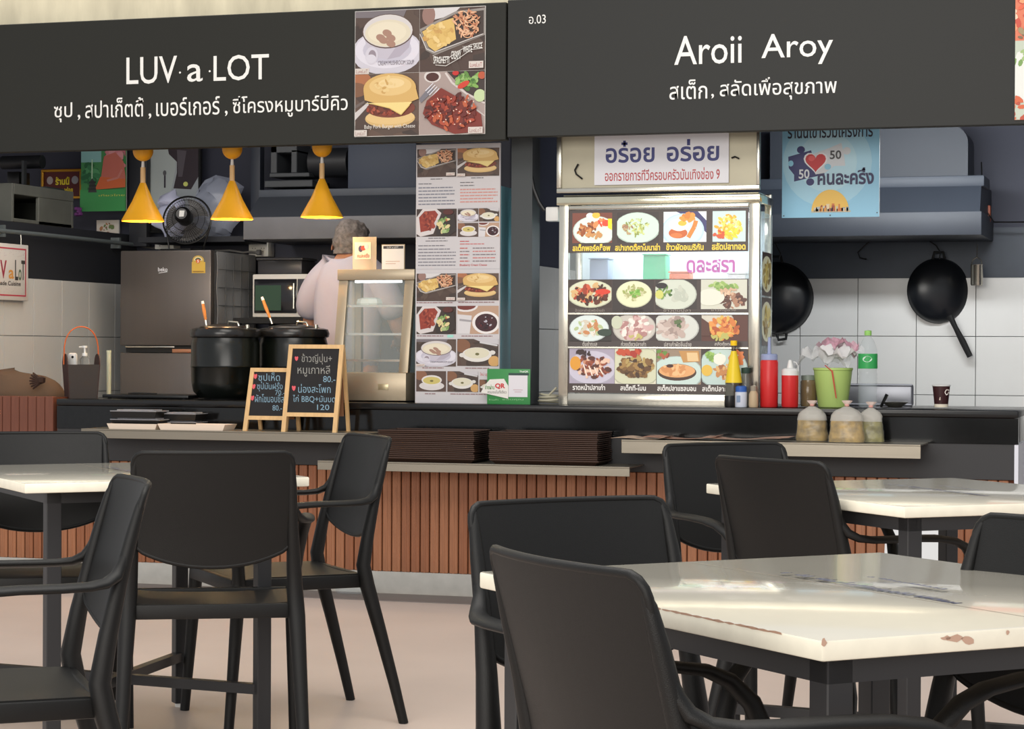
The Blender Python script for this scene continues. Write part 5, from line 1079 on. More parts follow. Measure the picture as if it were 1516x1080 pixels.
# plastic bags stored behind the fan
def lump(label, x0, x1, y0, y1, Y, mt, seed, cat='plastic bag', name='plastic_bag', zb=None):
    k = mpp((x0+x1)/2, y0, Y); p = P((x0+x1)/2, y1, Y); w = (x1-x0)/2*k; h = (y1-y0)*k
    def f(u, v):
        a = 2*PI*u; r = math.sin(PI*(.08+.92*v))**.5 if v < 1 else 0; q = Vector((w*r*math.cos(a), w*.6*r*math.sin(a), h*v)); return q+Vector((1, 1, .6))*NZ.noise(q*16+Vector((seed, 0, 0)))*.05
    m = MB(); m.grid(f, 24, 12); o = m.build(name, mt, None, ang=.5); o.location = (p.x, Y, p.z if zb is None else zb); tag(o, label, cat); return o
zst = P(290, 352, 11.1).z
m = MB(); a = P(205, 352, 11.0); b = P(362, 352, 11.0); m.box(0, b.x-a.x, 0, .38, -.03, 0); o = m.build('storage_shelf', M_DARK, None, smooth=False); o.location = (a.x, 11.0, zst); tag(o, 'dark wall shelf behind the fan holding plastic bags', 'shelf')
lump('white plastic bag on the wall shelf, left behind the fan', 231, 278, 281, 352, 11.12, mat('bagw', (196, 200, 226), .35), 3, zb=zst)
lump('big translucent plastic bag on the wall shelf between the lamps', 284, 358, 258, 352, 11.16, mat('bagt', (176, 184, 204), .2, alpha=.55), 9, zb=zst)
# left side wall: metal duct box on top, pipe, hanging sign
zl0 = zl
a = PX(0, 300, XW+.0); 
yb1 = PX(18, 300, XW-.1)
def bx(mb, x0, x1, y0, y1, z0, z1): return mb.box(x0, x1, y0, y1, z0, z1, .003, seg=1)
zt_ = PX(18, 271, XW).z; y0_ = PX(18, 300, XW).y; y1_ = PX(109, 300, XW).y
t = thing('metal_crate', 'grey galvanised open-sided box on top of the left side wall', 'box', (XW, y0_, zl))
h = zt_-zl; L = y1_-y0_
MG = mat('galvanised', (92, 94, 88), .6, var=.15, vscale=6)
for nm, q in (('front_panel', (-.45, 0, 0, .02, 0, h)), ('top_band', (-.45, 0, .02, L, h*.72, h)), ('rear_panel', (-.45, 0, L-.02, L, 0, h*.72)), ('divider', (-.02, 0, L*.42, L-.02, 0, h*.72)), ('back_panel', (-.45, -.43, .02, L-.02, 0, h*.72)), ('bottom_rail', (-.43, 0, .02, L-.02, 0, .02))):
    m = MB(); bx(m, *q); m.build(nm, MG, t, smooth=False)
Xp = XW+.05
pts = [PX(x, y, Xp) for x, y in ((-40, 338), (60, 347.5), (150, 357), (203, 363))]
pe = P(235, 366, pts[-1].y+.15)
t = thing('wall_pipe', 'grey metal pipe along the left side wall above the tiles', 'pipe', pts[0])
m = MB(); m.tube([q-pts[0] for q in pts], .0115, 10); m.build('pipe', mat('pipe_grey', (96, 104, 106), .5), t)
m = MB(); m.tube([pts[-1]-pts[0], (pts[-1]+Vector((.06, .08, -.015)))-pts[0], (pts[-1]+Vector((.2, .10, .01)))-pts[0]], .008, 8); m.build('flexible_end', mat('pipe_grey2', (96, 96, 98), .6), t)
for x, y in ((6, 342), (177, 360)):
    q = PX(x, y, Xp)-pts[0]; m = MB(); m.box(q.x-.06, q.x+.004, q.y-.01, q.y+.01, q.z-.03, q.z+.03); m.build('clip', MATS['pipe_grey'], t, smooth=False)
XH = XW+.055; 
def hp(x, y): return PX(x, y, XH)
y1 = hp(42, 400).y; zt1 = hp(42, 363.5).z; zb1 = hp(42, 446).z; W = .52
t = thing('hanging_sign', 'white framed shop sign with colourful LUVaLoT lettering on the left wall pipe', 'sign', (XH, y1-W/2, zb1)); H = zt1-zb1
m = MB(); m.box(-.012, 0, -W/2, W/2, 0, H, .003); m.build('board', mat('sign_white', (214, 210, 206), .5), t)
pr = Print(lambda u, v: Vector((.0005, W/2-W*(1-u), H*(1-v))), nrm=(1, 0, 0), step=.0003)
f_ = .035; RDD = (190, 60, 80)
for q in ((.05, .07, .95, .095), (.05, .9, .95, .925), (.05, .07, .066, .925), (.934, .07, .95, .925)): pr.rect(*q, RDD)
pr.l = 1; 
rr = random.Random(3)
for i in range(60): pr.ell(rr.uniform(.08, .92), rr.choice([rr.uniform(.12, .22), rr.uniform(.74, .88)]), .006, .008, (206, 190, 196), 0, 6); pr.l = 1
def tx(s, u0, u1, v0, v1, c): pr.text(s, u0, u1, v0, v1, c, .02, slope=1); pr.l = 2
tx('L', .10, .20, .3, .64, (60, 60, 60)); tx('U', .22, .34, .3, .64, (90, 140, 150)); tx('V', .46, .58, .3, .62, (160, 50, 70)); tx('a', .62, .72, .46, .62, (214, 150, 70)); tx('L', .74, .80, .28, .64, (60, 60, 60)); tx('o', .805, .865, .44, .64, (90, 110, 90)); tx('T', .86, .93, .28, .63, (60, 60, 60)); tx('Homemade Cuisine', .2, .85, .66, .74, (70, 60, 60))
o = pr.build('painted_lettering', t, world=False)
m = MB(); 
for v in (W/2-.07, -W/2+.07): m.tube([(-.003, v, H), (-.003, v, H+.03), (-.005, v, PX(28, 345, Xp).z-zb1+.0)], .003, 6)
m.build('hook', M_STEEL, t)
# posters and plaque on the far wall
def flat(label, name, cat, x0, x1, y0, y1, Y, draw, frame=None, fcol=None, step=.0002):
    a = P(x0, (y0+y1)/2, Y); b = P(x1, (y0+y1)/2, Y); zt = P((x0+x1)/2, y0, Y).z; zb = P((x0+x1)/2, y1, Y).z; w = (b.x-a.x)/2
    t = thing(name, label, cat, ((a.x+b.x)/2, Y, zb)); h = zt-zb
    m = MB(); m.box(-w, w, .001, .012, 0, h); m.build('backing', M_WHITE if frame is None else fcol, t, smooth=False)
    if frame:
        for q in ((-w, w, h-frame, h), (-w, w, 0, frame), (-w, -w+frame, frame, h-frame), (w-frame, w, frame, h-frame)):
            m = MB(); m.box(q[0], q[1], -.012, .0, q[2], q[3], .002, seg=1); m.build('frame_rail', fcol, t, smooth=False)
    pr = Print(QF(x0, y0, x1, y1, Y), step=step); draw(pr); pr.build('printed_face', t); return t
YQ = 11.36
def dpl(pr):
    pr.rect(62, 250, 122, 295, (84, 22, 20)); pr.ell(74, 267, 4.6, 6, (170, 160, 160)); pr.ell(111, 267, 5, 6, (150, 150, 156)); pr.l = 4; pr.text('ร้านนี้', 82, 103, 262, 274, (226, 206, 40), .04); pr.l = 4; pr.text('รับรองอร่อย', 78, 108, 277, 285, (226, 206, 40), .03)
flat('gold-framed dark red plaque with yellow Thai lettering, far left wall', 'wall_plaque', 'plaque', 62, 122, 251, 294.5, YQ, dpl, .014, mat('gilt', (206, 150, 50), .3, metal=.6))
def dgr(pr):
    pr.clip = (120, 212, 187, 313); pr.rect(120, 212, 187, 313, (70, 140, 84)); pr.rect(120, 212, 150, 240, (140, 190, 190)); pr.blobs(132, 262, 14, 22, [(44, 104, 66), (60, 130, 84), (90, 160, 110)], 30, 6, 2); pr.blobs(175, 232, 16, 18, [(206, 130, 140), (216, 150, 156), (190, 110, 124)], 20, 8, 3)
    pr.poly([(155, 232), (172, 226), (184, 240), (187, 262), (187, 278), (142, 280), (150, 270), (152, 256)], (196, 110, 96)); pr.poly([(150, 262), (187, 266), (187, 278), (142, 281)], (206, 104, 60)); pr.line([(160, 268), (176, 264), (182, 252)], 3, (200, 130, 120))
    pr.rect(120, 281, 187, 313, (64, 150, 84)); pr.rect(137, 236, 138.6, 266, (190, 226, 190)); pr.poly([(132, 285), (135, 268), (138, 264), (141, 268), (145, 285)], (60, 62, 62)); 
    for y in (270, 275, 280): pr.ell(138.5, y, 5.5, 1.8, (44, 46, 46))
    pr.clip = None; pr.text('เที่ยวไทย', 148, 186, 288, 291, (206, 206, 90)); pr.l = 20; pr.text('THAILAND FOOD', 144, 186, 301, 305, (206, 236, 206), .02)
flat('green and pink poster with a dark pagoda, hanging at far left', 'wall_poster', 'poster', 121, 186.5, 224-12, 312, 11.2, dgr)
def dbl(pr):
    pr.clip = (219, 208, 294, 330); pr.rect(219, 208, 294, 330, (168, 176, 182)); pr.poly([(220, 208), (262, 208), (260, 250), (252, 290), (219, 320)], (180, 190, 190)); pr.poly([(246, 208), (294, 208), (294, 262), (283, 281), (257, 279), (262, 256), (262, 240), (250, 228)], (54, 44, 52)); pr.poly([(262, 222), (276, 224), (270, 262), (264, 262)], (90, 84, 92)); pr.ell(275, 273, 3.5, 3.5, (214, 220, 120)); pr.rect(243, 254, 245.5, 278, (50, 46, 60)); pr.ell(244, 256, 2.6, 4, (90, 90, 96)); pr.clip = None
flat('framed glossy poster with a dark figure, behind the fan', 'framed_poster', 'poster', 218, 298, 208, 345, 11.3, dbl, .014, M_BLACK)
def dsm(pr): pr.rect(143, 326, 176, 346, (206, 200, 190)); pr.blobs(158, 338, 12, 8, [(130, 90, 60), (170, 120, 80), (100, 120, 70)], 20, 2.5, 2)
flat('small food picture below the green poster', 'wall_picture', 'picture', 143, 176, 326, 346, 11.34, dsm)
# dark frame post right of the green poster, duct and cupboards
def wbox(label, name, cat, x0, x1, y0, y1, Y, d, mt, bev=.004):
    a = P(x0, (y0+y1)/2, Y); b = P(x1, (y0+y1)/2, Y); zt = P((x0+x1)/2, y0, Y).z; zb = P((x0+x1)/2, y1, Y).z; w = (b.x-a.x)/2
    m = MB(); m.box(-w, w, 0, d, 0, zt-zb, bev); o = m.build(name, mt, None); o.location = ((a.x+b.x)/2, Y, zb); tag(o, label, cat); return o
wbox('dark grey upright post between the two posters at far left', 'upright_post', 'post', 191, 217, 205, 365, 11.24, .05, mat('post_dark', (44, 46, 52), .5))
wbox('narrow navy upright channel right of the translucent bag', 'upright_post', 'post', 371, 385, 205, 352, 11.2, .06, mat('post_navy', (48, 54, 66), .5))
wbox('square navy duct panel left of the menu board', 'ventilation_duct', 'duct', 515, 616, 212, 280, 11.0, .35, mat('duct_navy', (66, 74, 90), .55))
t = thing('blower_unit', 'dark blower unit in the top left corner above the metal box', 'ventilation unit', P(30, 272, 10.9)); k = mpp(30, 260, 10.9)
m = MB(); m.tube([(-45*k, .1, 34*k), (22*k, .1, 34*k)], 10*k, 18); m.build('blower_drum', mat('drum_dark', (34, 36, 40)), t)
m = MB(); m.box(-22*k, -2*k, 0, .12, 0, 18*k, .003); m.build('motor_box', M_BLACK, t)
m = MB(); m.box(2*k, 6*k, 0, .03, -6*k, 34*k); m.box(-44*k, 44*k, .0, .2, -8*k, -5*k); m.build('bracket', MATS['unit_grey'] if 'unit_grey' in MATS else mat('unit_grey', (66, 70, 74), .5), t, smooth=False)
# purple flowers
t = thing('flower_bunch', 'small purple flower bunch at the end of the metal box', 'flowers', P(117, 322, 11.2)); k = mpp(117, 315, 11.2)
for i in range(6):
    m = MB(); m.lathe([(0, -.012), (.016, -.004), (.014, .01), (0, .014)], (random.uniform(-5, 5)*k, -.02*random.random(), random.uniform(2, 16)*k), n=7); m.build('flower', mat('purple_flower', (120, 60, 130), .6), t)
# range hood of the left stall
def hood(label, xs, ys, Y0, Y1, mts, name='range_hood'):
    (xa, xb), (xta, xtb) = xs; yb1, yb0, yt = ys
    a = P(xa, yb1, Y0); b = P(xb, yb1, Y0); zb = a.z; zm = P(xa, yb0, Y0).z; c = P(xta, yt, Y1); e = P(xtb, yt, Y1); zt = c.z
    t = thing(name, label, 'range hood', ((a.x+b.x)/2, Y0, zb)); o = t.location
    m = MB(); m.box(a.x-o.x, b.x-o.x, 0, YB-.01-Y0, 0.0, zm-zb, .004); m.build('lower_band', mts[0], t)
    m = MB(); 
    A = [Vector((a.x-o.x+.01, .02, zm-zb)), Vector((b.x-o.x-.01, .02, zm-zb)), Vector((b.x-o.x-.01, YB-.01-Y0, zm-zb)), Vector((a.x-o.x+.01, YB-.01-Y0, zm-zb))]
    B = [Vector((c.x-o.x, Y1-Y0, zt-zb)), Vector((e.x-o.x, Y1-Y0, zt-zb)), Vector((e.x-o.x, YB-.01-Y0, zt-zb)), Vector((c.x-o.x, YB-.01-Y0, zt-zb))]
    for i in range(4): j = (i+1) % 4; m.face([A[i], A[j], B[j], B[i]])
    m.face(B); bmesh.ops.remove_doubles(m.bm, verts=m.bm.verts[:], dist=1e-5); m.build('sloping_canopy', mts[1], t, smooth=False); return t, (zb, zm, zt)
h1, hz = hood('wide grey range hood above the microwave in the left stall', ((360, 640), (384, 640)), (355, 322, 292), 10.75, 10.95, (M_HOOD2, mat('hood_dark', (60, 64, 72), .5)))
wbox('pale grey ledge strip on top of the left range hood', 'hood_ledge', 'ledge', 383, 640, 279, 292, 10.96, .3, M_HOOD)
t = thing('duct_fan_unit', 'dark ventilation unit on the left range hood', 'ventilation unit', P(430, 279, 11.0))
k = mpp(430, 260, 11.0)
for nm, x0, x1, y0, y1, d in (('base_plate', 388, 465, 267, 277, .25), ('mounting_frame', 396, 460, 256, 262, .2), ('side_plate', 398, 408, 212, 256, .2), ('side_plate', 431, 440, 222, 256, .2), ('top_plate', 398, 440, 212, 226, .2)):
    m = MB(); m.box((x0-430)*k, (x1-430)*k, 0, d, (279-y1)*k, (279-y0)*k, .003, seg=1); m.build(nm, mat('unit_grey', (66, 70, 74), .5), t, smooth=False)
m = MB(); m.tube([((454-430)*k, .1, (279-240)*k), ((515-430)*k, .1, (279-240)*k)], 22*k, 20); m.build('fan_drum', mat('drum_dark', (34, 36, 40), .45), t)
# sockets
for x0, x1, y0, y1, lab in ((229, 257, 355, 369, 'left white double socket, beside the fan stand'), (368, 397, 358, 380, 'right white double socket, under the left range hood')):
    a = P(x0, y0, 11.3); b = P(x1, y1, 11.3); w = (b.x-a.x)/2; h = a.z-b.z
    t = thing('wall_socket', lab, 'socket', ((a.x+b.x)/2, 11.3, b.z)); m = MB(); m.box(-w, w, 0, .09, 0, h, .004); m.build('face_plate', M_WHITE, t)
    for s in (-1, 1):
        m = MB()
        for (u, v) in ((-.008, .55), (.008, .55), (0, .35)): m.cyl((s*w*.45+u, -.001, h*v), (s*w*.45+u, .003, h*v), .0028, n=6)
        m.build('socket_holes', M_BLACK, t, smooth=False)
m = MB(); m.tube([P(x, y, 11.25)-P(383, 374, 11.25) for x, y in ((383, 374), (372, 373), (360, 374), (340, 371), (318, 372))], .006, 8); m.tube([(-.01, -.0, 0), (.012, 0, 0)], .016, 10); o = m.build('mains_cable', mat('cable_grey', (130, 130, 132), .5)); o.location = P(383, 374, 11.25); tag(o, 'grey mains cable plugged into the right double socket', 'cable')
# shelf unit with microwave and dark container
zmw = P(414, 471, 10.85).z
t = thing('back_shelf_unit', 'black metal shelf unit under the microwave', 'shelf', (P(414, 471, 10.85).x, 10.8, 0))
w = .30; m = MB(); m.box(-.25, w, 0, .5, zmw-.03, zmw); m.build('shelf_board', M_BLACKM, t, smooth=False); m = MB(); m.box(-.25, w, 0, .5, .5, .53); m.build('shelf_board', M_BLACKM, t, smooth=False)
for x in (-.24, w-.02):
    for y in (.0, .46): m = MB(); m.box(x, x+.03, y, y+.03, 0, zmw-.03); m.build('post', M_BLACKM, t, smooth=False)
Ym = 10.86; a = P(373, 440, Ym); b = P(462, 440, Ym); zt = P(417, 406, Ym).z; w = (b.x-a.x)/2; h = zt-zmw
t = thing('microwave_oven', 'white-framed microwave oven with dark window, left of the man', 'microwave', ((a.x+b.x)/2, Ym, zmw))
m = MB(); m.box(-w, w, .006, .34, .004, h, .006); m.build('housing', mat('mw_white', (206, 202, 196), .4), t)
m = MB(); m.box(-w+.012, w-.09, .0, .008, .026, h-.026, .003); d_ = m.build('door', mat('mw_dark', (30, 30, 34), .1), t)
m = MB(); m.box(w-.085, w-.012, .0, .008, .026, h-.026, .003); m.build('control_panel', mat('mw_panel', (60, 60, 66), .3), t)
m = MB(); m.tube([(w-.1, -.014, .05), (w-.1, -.014, h-.05)], .005, 8); m.build('handle', M_STEEL, d_)
m = MB(); m.box(-w+.02, -w+.17, -.0018, -.0005, .04, h-.06); m.build('window', mat('mw_window', (44, 70, 50), .05), d_, smooth=False)
a = P(381, 390, 10.95); b = P(447, 390, 10.95); w = (b.x-a.x)/2; h = P(414, 378, 10.95).z-P(414, 403, 10.95).z
t = thing('storage_container', 'translucent dark storage container on top of the microwave', 'container', ((a.x+b.x)/2, 10.95, zt+.001)); m = MB(); m.box(-w, w, 0, .2, 0, h*.85, .01); m.build('container_body', mat('smoke_plastic', (60, 60, 64), .3), t); m = MB(); m.box(-w-.006, w+.006, -.006, .206, h*.85, h, .005); m.build('lid', mat('smoke_lid', (76, 76, 80), .35), t)
# ================================================================== inside the right stall
hood('wide blue-grey range hood across the right stall', ((1060, 1453), (1060, 1453)), (352, 318, 278), 10.75, 10.85, (mat('hood_blue', (52, 57, 66), .5, var=.08, vscale=4), mat('hood_blue2', (46, 52, 62), .5, var=.06, vscale=3)))
wbox('blue-grey ledge on top of the right range hood', 'hood_ledge', 'ledge', 1060, 1457, 263, 279, 10.84, .3, mat('hood_blue3', (60, 67, 78), .5))
a = P(1140, 230, 11.0); b = P(1433, 230, 11.0); zt = P(1290, 188, 11.0).z; zb = P(1290, 263, 11.0).z; R_ = .09
m = MB(); pts = [Vector((0, 0, 0)), Vector((b.x-a.x, 0, 0)), Vector((b.x-a.x, 0, zt-zb-R_))]+[Vector((b.x-a.x-R_+R_*math.cos(q*PI/12), 0, zt-zb-R_+R_*math.sin(q*PI/12))) for q in range(1, 7)]+[Vector((0, 0, zt-zb))]
m.prism(pts, (0, .3, 0)); o = m.build('fume_duct', MATS['hood_blue2'], None, ang=.5); o.location = (a.x, 11.0, zb); tag(o, 'blue-grey fume duct with a rounded corner above the right hood', 'duct')
# poster with the puzzle pieces
YPo = 9.75
def dpz(pr):
    pr.clip = (1158, 170, 1302, 322); pr.rect(1158, 170, 1302, 322, (150, 208, 238)); pr.ell(1225, 240, 66, 66, (172, 220, 242), n=30); pr.ell(1225, 240, 44, 44, (188, 228, 244), n=30); pr.clip = None
    NV = (34, 36, 104); WHp = (214, 220, 226)
    pr.l = 4; pr.text('ร้านนี้เข้าร่วมโครงการ', 1166, 1292, 181, 204, (50, 50, 70), .015); pr.l = 4
    pr.poly([(1167, 231), (1182, 227), (1201, 222), (1206, 238), (1222, 258), (1204, 262), (1176, 268), (1176, 258), (1168, 248)], NV); pr.ell(1186, 221, 6, 5.5, NV); pr.ell(1200, 269, 6, 5.5, NV); pr.l = 5; pr.ell(1171, 241, 4, 4.5, (140, 204, 232))
    pr.l = 6; pr.poly([(1203, 228), (1226, 220), (1246, 212), (1250, 230), (1252, 246), (1236, 246), (1222, 256), (1208, 258)], WHp); pr.ell(1254, 224, 6, 5.6, WHp); pr.l = 8; pr.ell(1226, 247, 5, 4.5, (140, 204, 232))
    def ht(s, c):
        pts = []
        for i in range(24):
            q = 2*PI*i/24; pts.append((1208+s*16*math.sin(q)**3, 239-s*(13*math.cos(q)-5*math.cos(2*q)-2*math.cos(3*q)-math.cos(4*q))))
        pr.poly(pts, c)
    pr.l = 9; ht(1.12, (236, 236, 240)); ht(.96, (200, 34, 40)); pr.ell(1202, 234, 5, 4, (226, 80, 80))
    pr.text('50', 1229, 1246, 223, 236, (60, 60, 66), .02); pr.l = 12; pr.text('50', 1183, 1199, 250, 264, (226, 230, 236), .02); pr.l = 12
    pr.text('คนละครึ่ง', 1211, 1294, 249, 274, (34, 32, 84), .03); pr.l = 12
    pr.ell(1230, 314, 28, 33, (246, 200, 90), n=24, t0=PI, t1=2*PI); pr.l = 13
    rr = random.Random(8)
    for i in range(46): x = rr.uniform(1204, 1258); h = rr.uniform(3, 15)*(1-abs(x-1231)/40); pr.rect(x, 313-h, x+rr.uniform(2, 5), 313, rr.choice([(214, 120, 60), (240, 220, 180), (110, 140, 170), (230, 160, 80), (200, 206, 200), (170, 80, 60)])); pr.l = 13+i % 5
    pr.rect(1202, 312, 1260, 314.5, (206, 190, 160))
    for x, y in ((1161, 319), (1299, 316), (1230, 319)): pr.ell(x, y, 1, 1, (60, 60, 60), 0, 8)
flat('light blue poster with puzzle pieces, a red heart and the number 50 twice', 'campaign_poster', 'poster', 1158, 1302, 170, 321.5, YPo, dpz)
tp = [o for o in bpy.data.objects if o.get('category') == 'poster' and o.name.startswith('campaign')][0]; hgt = P(1230, 170, YPo).z-tp.location.z
for s_ in (-.17, .17):
    m = MB(); m.tube([(s_, .008, hgt-.01), (s_, .008, 2.72-tp.location.z)], .0015, 6); m.build('hanging_cord', M_BLACK, tp)
# woks
def wok(label, cx, cy, R, hd, ang, tilt=0.0, ring=True, sx=1.0):
    Y = 11.393; k = mpp(cx, cy, Y); p = P(cx, cy, Y); r = R*k
    t = thing('hanging_wok', label, 'wok', (p.x, Y-.13, p.z)); 
    Rm = Matrix.Translation((0, .11, 0)) @ Matrix.Rotation(tilt, 4, 'Z') @ Matrix.Rotation(PI/2, 4, 'X')
    m = MB(); pf = [(0, .26*r*2*.42)]; 
    pf = [(0, .50*r)]+[(r*math.sin(a*PI/2/9), .50*r*math.cos(a*PI/2/9)**.9) for a in range(1, 9)]+[(r, .0), (r*1.015, -.004), (r*.98, 0.0)]+[(r*.96*math.sin(a*PI/2/9), .47*r*math.cos(a*PI/2/9)**.9) for a in range(8, 0, -1)]+[(0, .47*r)]
    m.lathe(pf, n=48, m=Rm); m.build('wok_pan', mat('seasoned_iron', (22, 24, 28), .28, var=.2, vscale=7), t)
    d = Vector((math.cos(ang), 0, math.sin(ang)))
    if hd: m = MB(); m.tube([d*r*.86+Vector((0, .03, 0)), d*r*1.25+Vector((0, .03, 0)), d*(r+hd*k*.6)+Vector((0, .05, 0)), d*(r+hd*k)+Vector((0, .05, 0))], [.016, .013, .017, .015], 10); m.build('handle', M_BLACKM, t)
    else:
        m = MB(); c = d*r; sd = Vector((-d.z, 0, d.x)); m.tube([c-sd*.025+Vector((0, .08, 0)), c-sd*.02+d*.03+Vector((0, .08, 0)), c+sd*.02+d*.03+Vector((0, .08, 0)), c+sd*.025+Vector((0, .08, 0))], .008, 8); m.build('handle', M_BLACKM, t)
    u = Vector((-.0, 0, 1)); m = MB(); c = u*r; m.tube([c+Vector((-.03, .08, -.004)), c+Vector((-.022, .08, .03)), c+Vector((.022, .08, .03)), c+Vector((.03, .08, -.004))], .007, 8); m.build('ear', M_BLACKM, t); return t
wok('left black wok on the tiled wall, half hidden by the kiosk', 1152, 442, 53, 0, -PI/2+.15)
wok('right black wok with long handle pointing down to the right', 1391, 431, 48, 60, math.radians(-64), tilt=.42)
def hook(label, pts, Y=11.33):
    p0 = P(*pts[0], Y); m = MB(); m.tube([P(x, y, Y)-p0 for x, y in pts], .0035, 6); o = m.build('wall_hook', M_BLACK); o.location = p0; tag(o, label, 'hook', 'bent wire hooks on the navy wall of the right stall')
hook('bent wire hook above the left wok', [(1146, 357), (1150, 366), (1156, 376), (1153, 384)]); hook('empty bent wire hook between the two woks', [(1287, 358), (1278, 366), (1270, 374), (1273, 382), (1283, 384)]); hook('bent wire hook above the right wok', [(1376, 357), (1386, 364), (1392, 374), (1391, 384)])
Yl = 11.25; k = mpp(1446, 400, Yl); p = P(1446, 423, Yl)
t = thing('steel_mug', 'small steel mug hanging by its wire handle right of the wok', 'mug', p)
m = MB(); m.lathe([(0, 0), (8*k, 0), (9*k, 2*k), (9*k, 30*k), (9.6*k, 31*k), (8.6*k, 31*k), (8.2*k, 3*k), (0, 3*k)], n=20); m.build('mug_body', M_STEEL, t)
m = MB(); m.tube([(-8*k, 0, 30*k), (-6*k, 0, 38*k), (0, 0, 42*k), (6*k, 0, 38*k), (8*k, 0, 30*k)], .003, 6); m.tube([(0, 0, 42*k), (0, .02, 62*k)], .0025, 6); m.build('wire_handle', M_STEEL, t)
# strip of paler navy above the tiles, orange box at right
m = MB(); a = P(1120, 385, YB); m.box(a.x, XR, YB-.012, YB-.001, ZT, P(1300, 353, YB-.02).z+.05); struct(m.build('trim_3', mat('slate_band', (58, 66, 78), .5, var=.1, vscale=6), smooth=False))
wbox('small orange switch box on the navy wall at far right', 'switch_box', 'switch box', 1457, 1466, 304, 329, 11.2, .05, mat('switch_orange', (170, 90, 60), .5))
p0 = P(1453, 240, 11.2); m = MB(); m.tube([P(x, y, 11.2)-p0 for x, y in ((1453, 240), (1454, 275), (1458, 310), (1472, 329), (1516, 329), (1560, 330))], .004, 6); o = m.build('wall_cable', M_BLACK); o.location = p0; tag(o, 'thin black cable running down and right across the navy wall', 'cable')
# floor-level back counters
t = wbox('dark back worktop along the rear wall of the right stall', 'back_worktop', 'worktop', 1150, 1500, 606, 640, 10.9, .45, M_STEELB)
t.scale = (1, 1, 1)
for v in t.data.vertices:
    if v.co.z < .02: v.co.z = -t.location.z+.001

# ================================================================== the man behind the counter
def skin(name, verts, edges, radii, mt, parent, sub=2, root=0):
    me = bpy.data.meshes.new(name); me.from_pydata([tuple(v) for v in verts], edges, []); me.update()
    o = bpy.data.objects.new(name, me); COL.objects.link(o)
    md = o.modifiers.new('s', 'SKIN'); md.use_smooth_shade = True
    for i, r in enumerate(radii):
        sv = me.skin_vertices[0].data[i]; sv.radius = r if hasattr(r, '__len__') else (r, r); sv.use_root = (i == root)
    s = o.modifiers.new('u', 'SUBSURF'); s.levels = sub; s.render_levels = sub
    dg = bpy.context.evaluated_depsgraph_get(); m2 = bpy.data.meshes.new_from_object(o.evaluated_get(dg)); bpy.data.objects.remove(o)
    m2.materials.clear(); m2.materials.append(mt)
    for p in m2.polygons: p.use_smooth = True
    o = bpy.data.objects.new(name, m2); COL.objects.link(o); o.parent = parent; return o
YMn = 10.30; p = P(515, 590, YMn); k = mpp(515, 380, YMn)
zz = lambda y: P(515, y, YMn).z
man = thing('person', 'man with grey hair in a pale lavender collared shirt, back turned, working behind the counter', 'person', (p.x, YMn, 0))
top = zz(321); sh = zz(392)
M_SKIN = mat('skin', (176, 128, 104), .55); M_SHIRT = mat('shirt', (168, 164, 178), .8, bump=.3, bscale=25, var=.04, vscale=6); M_TR = mat('trousers', (86, 66, 58), .8)
hz_ = top-.20    # chin height region
V = [(0, 0, .95), (0, 0, 1.15), (0, -.01, sh-.1), (0, -.005, sh-.05), (0, .01, sh+.055), (0, .03, hz_+.06), (-.0, .03, top-.085),
     (-.14, 0, sh-.075), (-.20, .01, sh-.17), (-.245, .09, sh-.34), (-.17, .30, sh-.38), (-.13, .37, sh-.39),
     (.14, 0, sh-.075), (.20, .01, sh-.17), (.245, .09, sh-.34), (.17, .30, sh-.38), (.13, .37, sh-.39),
     (-.10, 0, .88), (-.11, .01, .48), (-.12, -.02, .09), (-.12, .10, .04), (.10, 0, .88), (.11, .01, .48), (.12, -.02, .09), (.12, .10, .04)]
E_ = [(0, 1), (1, 2), (2, 3), (3, 4), (4, 5), (5, 6), (3, 7), (7, 8), (8, 9), (9, 10), (10, 11), (3, 12), (12, 13), (13, 14), (14, 15), (15, 16), (0, 17), (17, 18), (18, 19), (19, 20), (0, 21), (21, 22), (22, 23), (23, 24)]
Rr = [(.15, .11), (.145, .10), (.15, .10), (.085, .065), .052, (.072, .082), (.078, .092), .052, .046, .04, .034, .03, .052, .046, .04, .034, .03, .085, .058, .042, .035, .085, .058, .042, .035]
body = skin('body', V, E_, Rr, M_SKIN, man)
# hands, ears, face
for s in (-1, 1):
    wr = Vector((s*.12, .39, sh-.392)); hv = [wr, wr+Vector((-s*.01, .035, -.004)), wr+Vector((-s*.015, .07, -.006))]; he = [(0, 1), (1, 2)]; hr = [.026, (.034, .018), (.036, .016)]
    for f in range(4):
        b0 = len(hv); o_ = Vector(((f-1.5)*.018, 0, 0)); L = (.065, .075, .07, .055)[f]
        hv += [hv[2]+o_+Vector((0, .02, -.004)), hv[2]+o_+Vector((0, .02+L*.5, -.016)), hv[2]+o_+Vector((0, .02+L*.8, -.04))]; he += [(2, b0), (b0, b0+1), (b0+1, b0+2)]; hr += [.0095, .0085, .0075]
    b0 = len(hv); hv += [hv[1]+Vector((-s*.035, .015, -.01)), hv[1]+Vector((-s*.05, .045, -.02))]; he += [(1, b0), (b0, b0+1)]; hr += [.011, .009]
    skin('hand', hv, he, hr, M_SKIN, man)
hc = Vector((0, .03, top-.10))
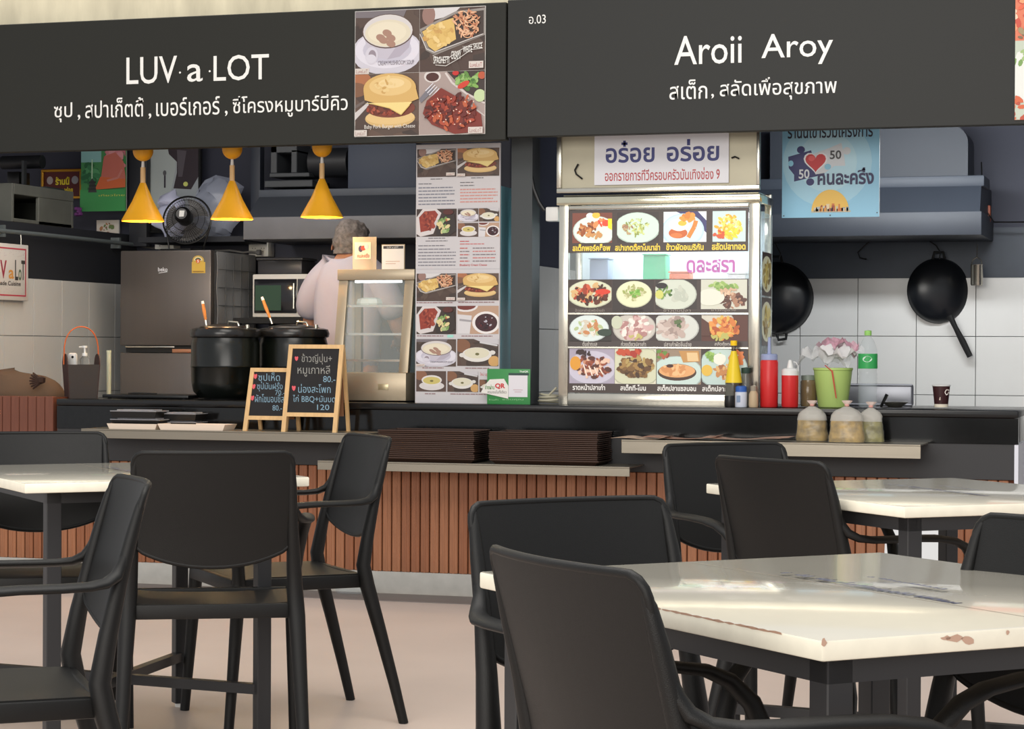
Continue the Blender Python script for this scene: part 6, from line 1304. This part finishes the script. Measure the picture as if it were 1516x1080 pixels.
for s in (-1, 1):
    m = MB(); m.lathe([(0, -.004), (.017, -.003), (.02, .002), (.012, .004), (0, 0)], n=14, m=Matrix.Translation(hc+Vector((s*.093, .0, -.04))) @ Matrix.Rotation(s*1.25, 4, 'Y') @ Matrix.Scale(1.5, 4, (1, 0, 0))); m.build('ear', M_SKIN, man)
    m = MB(); m.lathe([(0, -.012), (.012, 0), (0, .012)], n=10, m=Matrix.Translation(hc+Vector((s*.032, .088, -.01)))); m.build('eye', M_WHITE, man)
m = MB(); m.prism([hc+Vector((-.012, .088, -.035)), hc+Vector((.012, .088, -.035)), hc+Vector((0, .092, .008))], (0, .022, -.004), .003); m.build('nose', M_SKIN, man)
m = MB(); m.tube([hc+Vector((-.024, .086, -.062)), hc+Vector((0, .094, -.064)), hc+Vector((.024, .086, -.062))], .006, 8); m.build('mouth', mat('lips', (150, 90, 80), .5), man)
def hf(u, v):
    a = 2*PI*u; ph = PI*(1-v)   # v=0 bottom .. 1 top
    zlow = -.085 if math.sin(a) < 0.2 else .02   # longer at the nape than at the forehead
    el = math.radians(90)*(1-v); r = math.sin(el*1.0)
    z = .088*math.cos(el)+ (zlow)*(math.sin(el)**6)
    q = Vector((.093*r*math.cos(a), .108*r*math.sin(a)-.006, z-.002)); n = NZ.noise(q*30)*.010+NZ.noise(q*75)*.007
    if z < -.04: q.x *= .86; q.y *= .93
    return hc+q+q.normalized()*n
m = MB(); m.grid(hf, 48, 26); m.build('hair', mat('grey_hair', (112, 104, 100), .8, var=.35, vscale=60, bump=.8, bscale=160), man, ang=3)
# shirt and trousers
SV = [(0, -.005, .93), (0, -.005, 1.15), (0, -.012, sh-.12), (0, .0, sh+.030), (-.145, 0, sh-.055), (-.205, .01, sh-.16), (-.24, .06, sh-.28), (.145, 0, sh-.055), (.205, .01, sh-.16), (.24, .06, sh-.28)]
SE = [(0, 1), (1, 2), (2, 3), (3, 4), (4, 5), (5, 6), (3, 7), (7, 8), (8, 9)]
SR = [(.19, .135), (.185, .13), (.20, .14), (.082, .07), (.078, .072), (.085, .085), (.082, .082), (.085, .08), (.085, .085), (.082, .082)]
skin('shirt', SV, SE, SR, M_SHIRT, man)
m = MB(); m.tube([Vector((.064*math.cos(a), .012+.060*math.sin(a), sh+.074+.012*math.sin(a))) for a in [i*2*PI/24 for i in range(24)]], .012, 8, closed=True, flat=(1.5, .7)); m.build('collar', M_SHIRT, man)
skin('trousers', [(0, 0, .98), (0, 0, .9), (-.10, 0, .80), (-.115, .01, .48), (-.12, -.02, .10), (.10, 0, .80), (.115, .01, .48), (.12, -.02, .10)], [(0, 1), (1, 2), (2, 3), (3, 4), (1, 5), (5, 6), (6, 7)], [(.17, .125), (.17, .125), .105, .078, .07, .105, .078, .07], M_TR, man)
for s in (-1, 1):
    m = MB(); m.box(s*.12-.045, s*.12+.045, -.08, .18, .0, .07, .025, seg=3); m.build('shoe', M_BLACK, man)
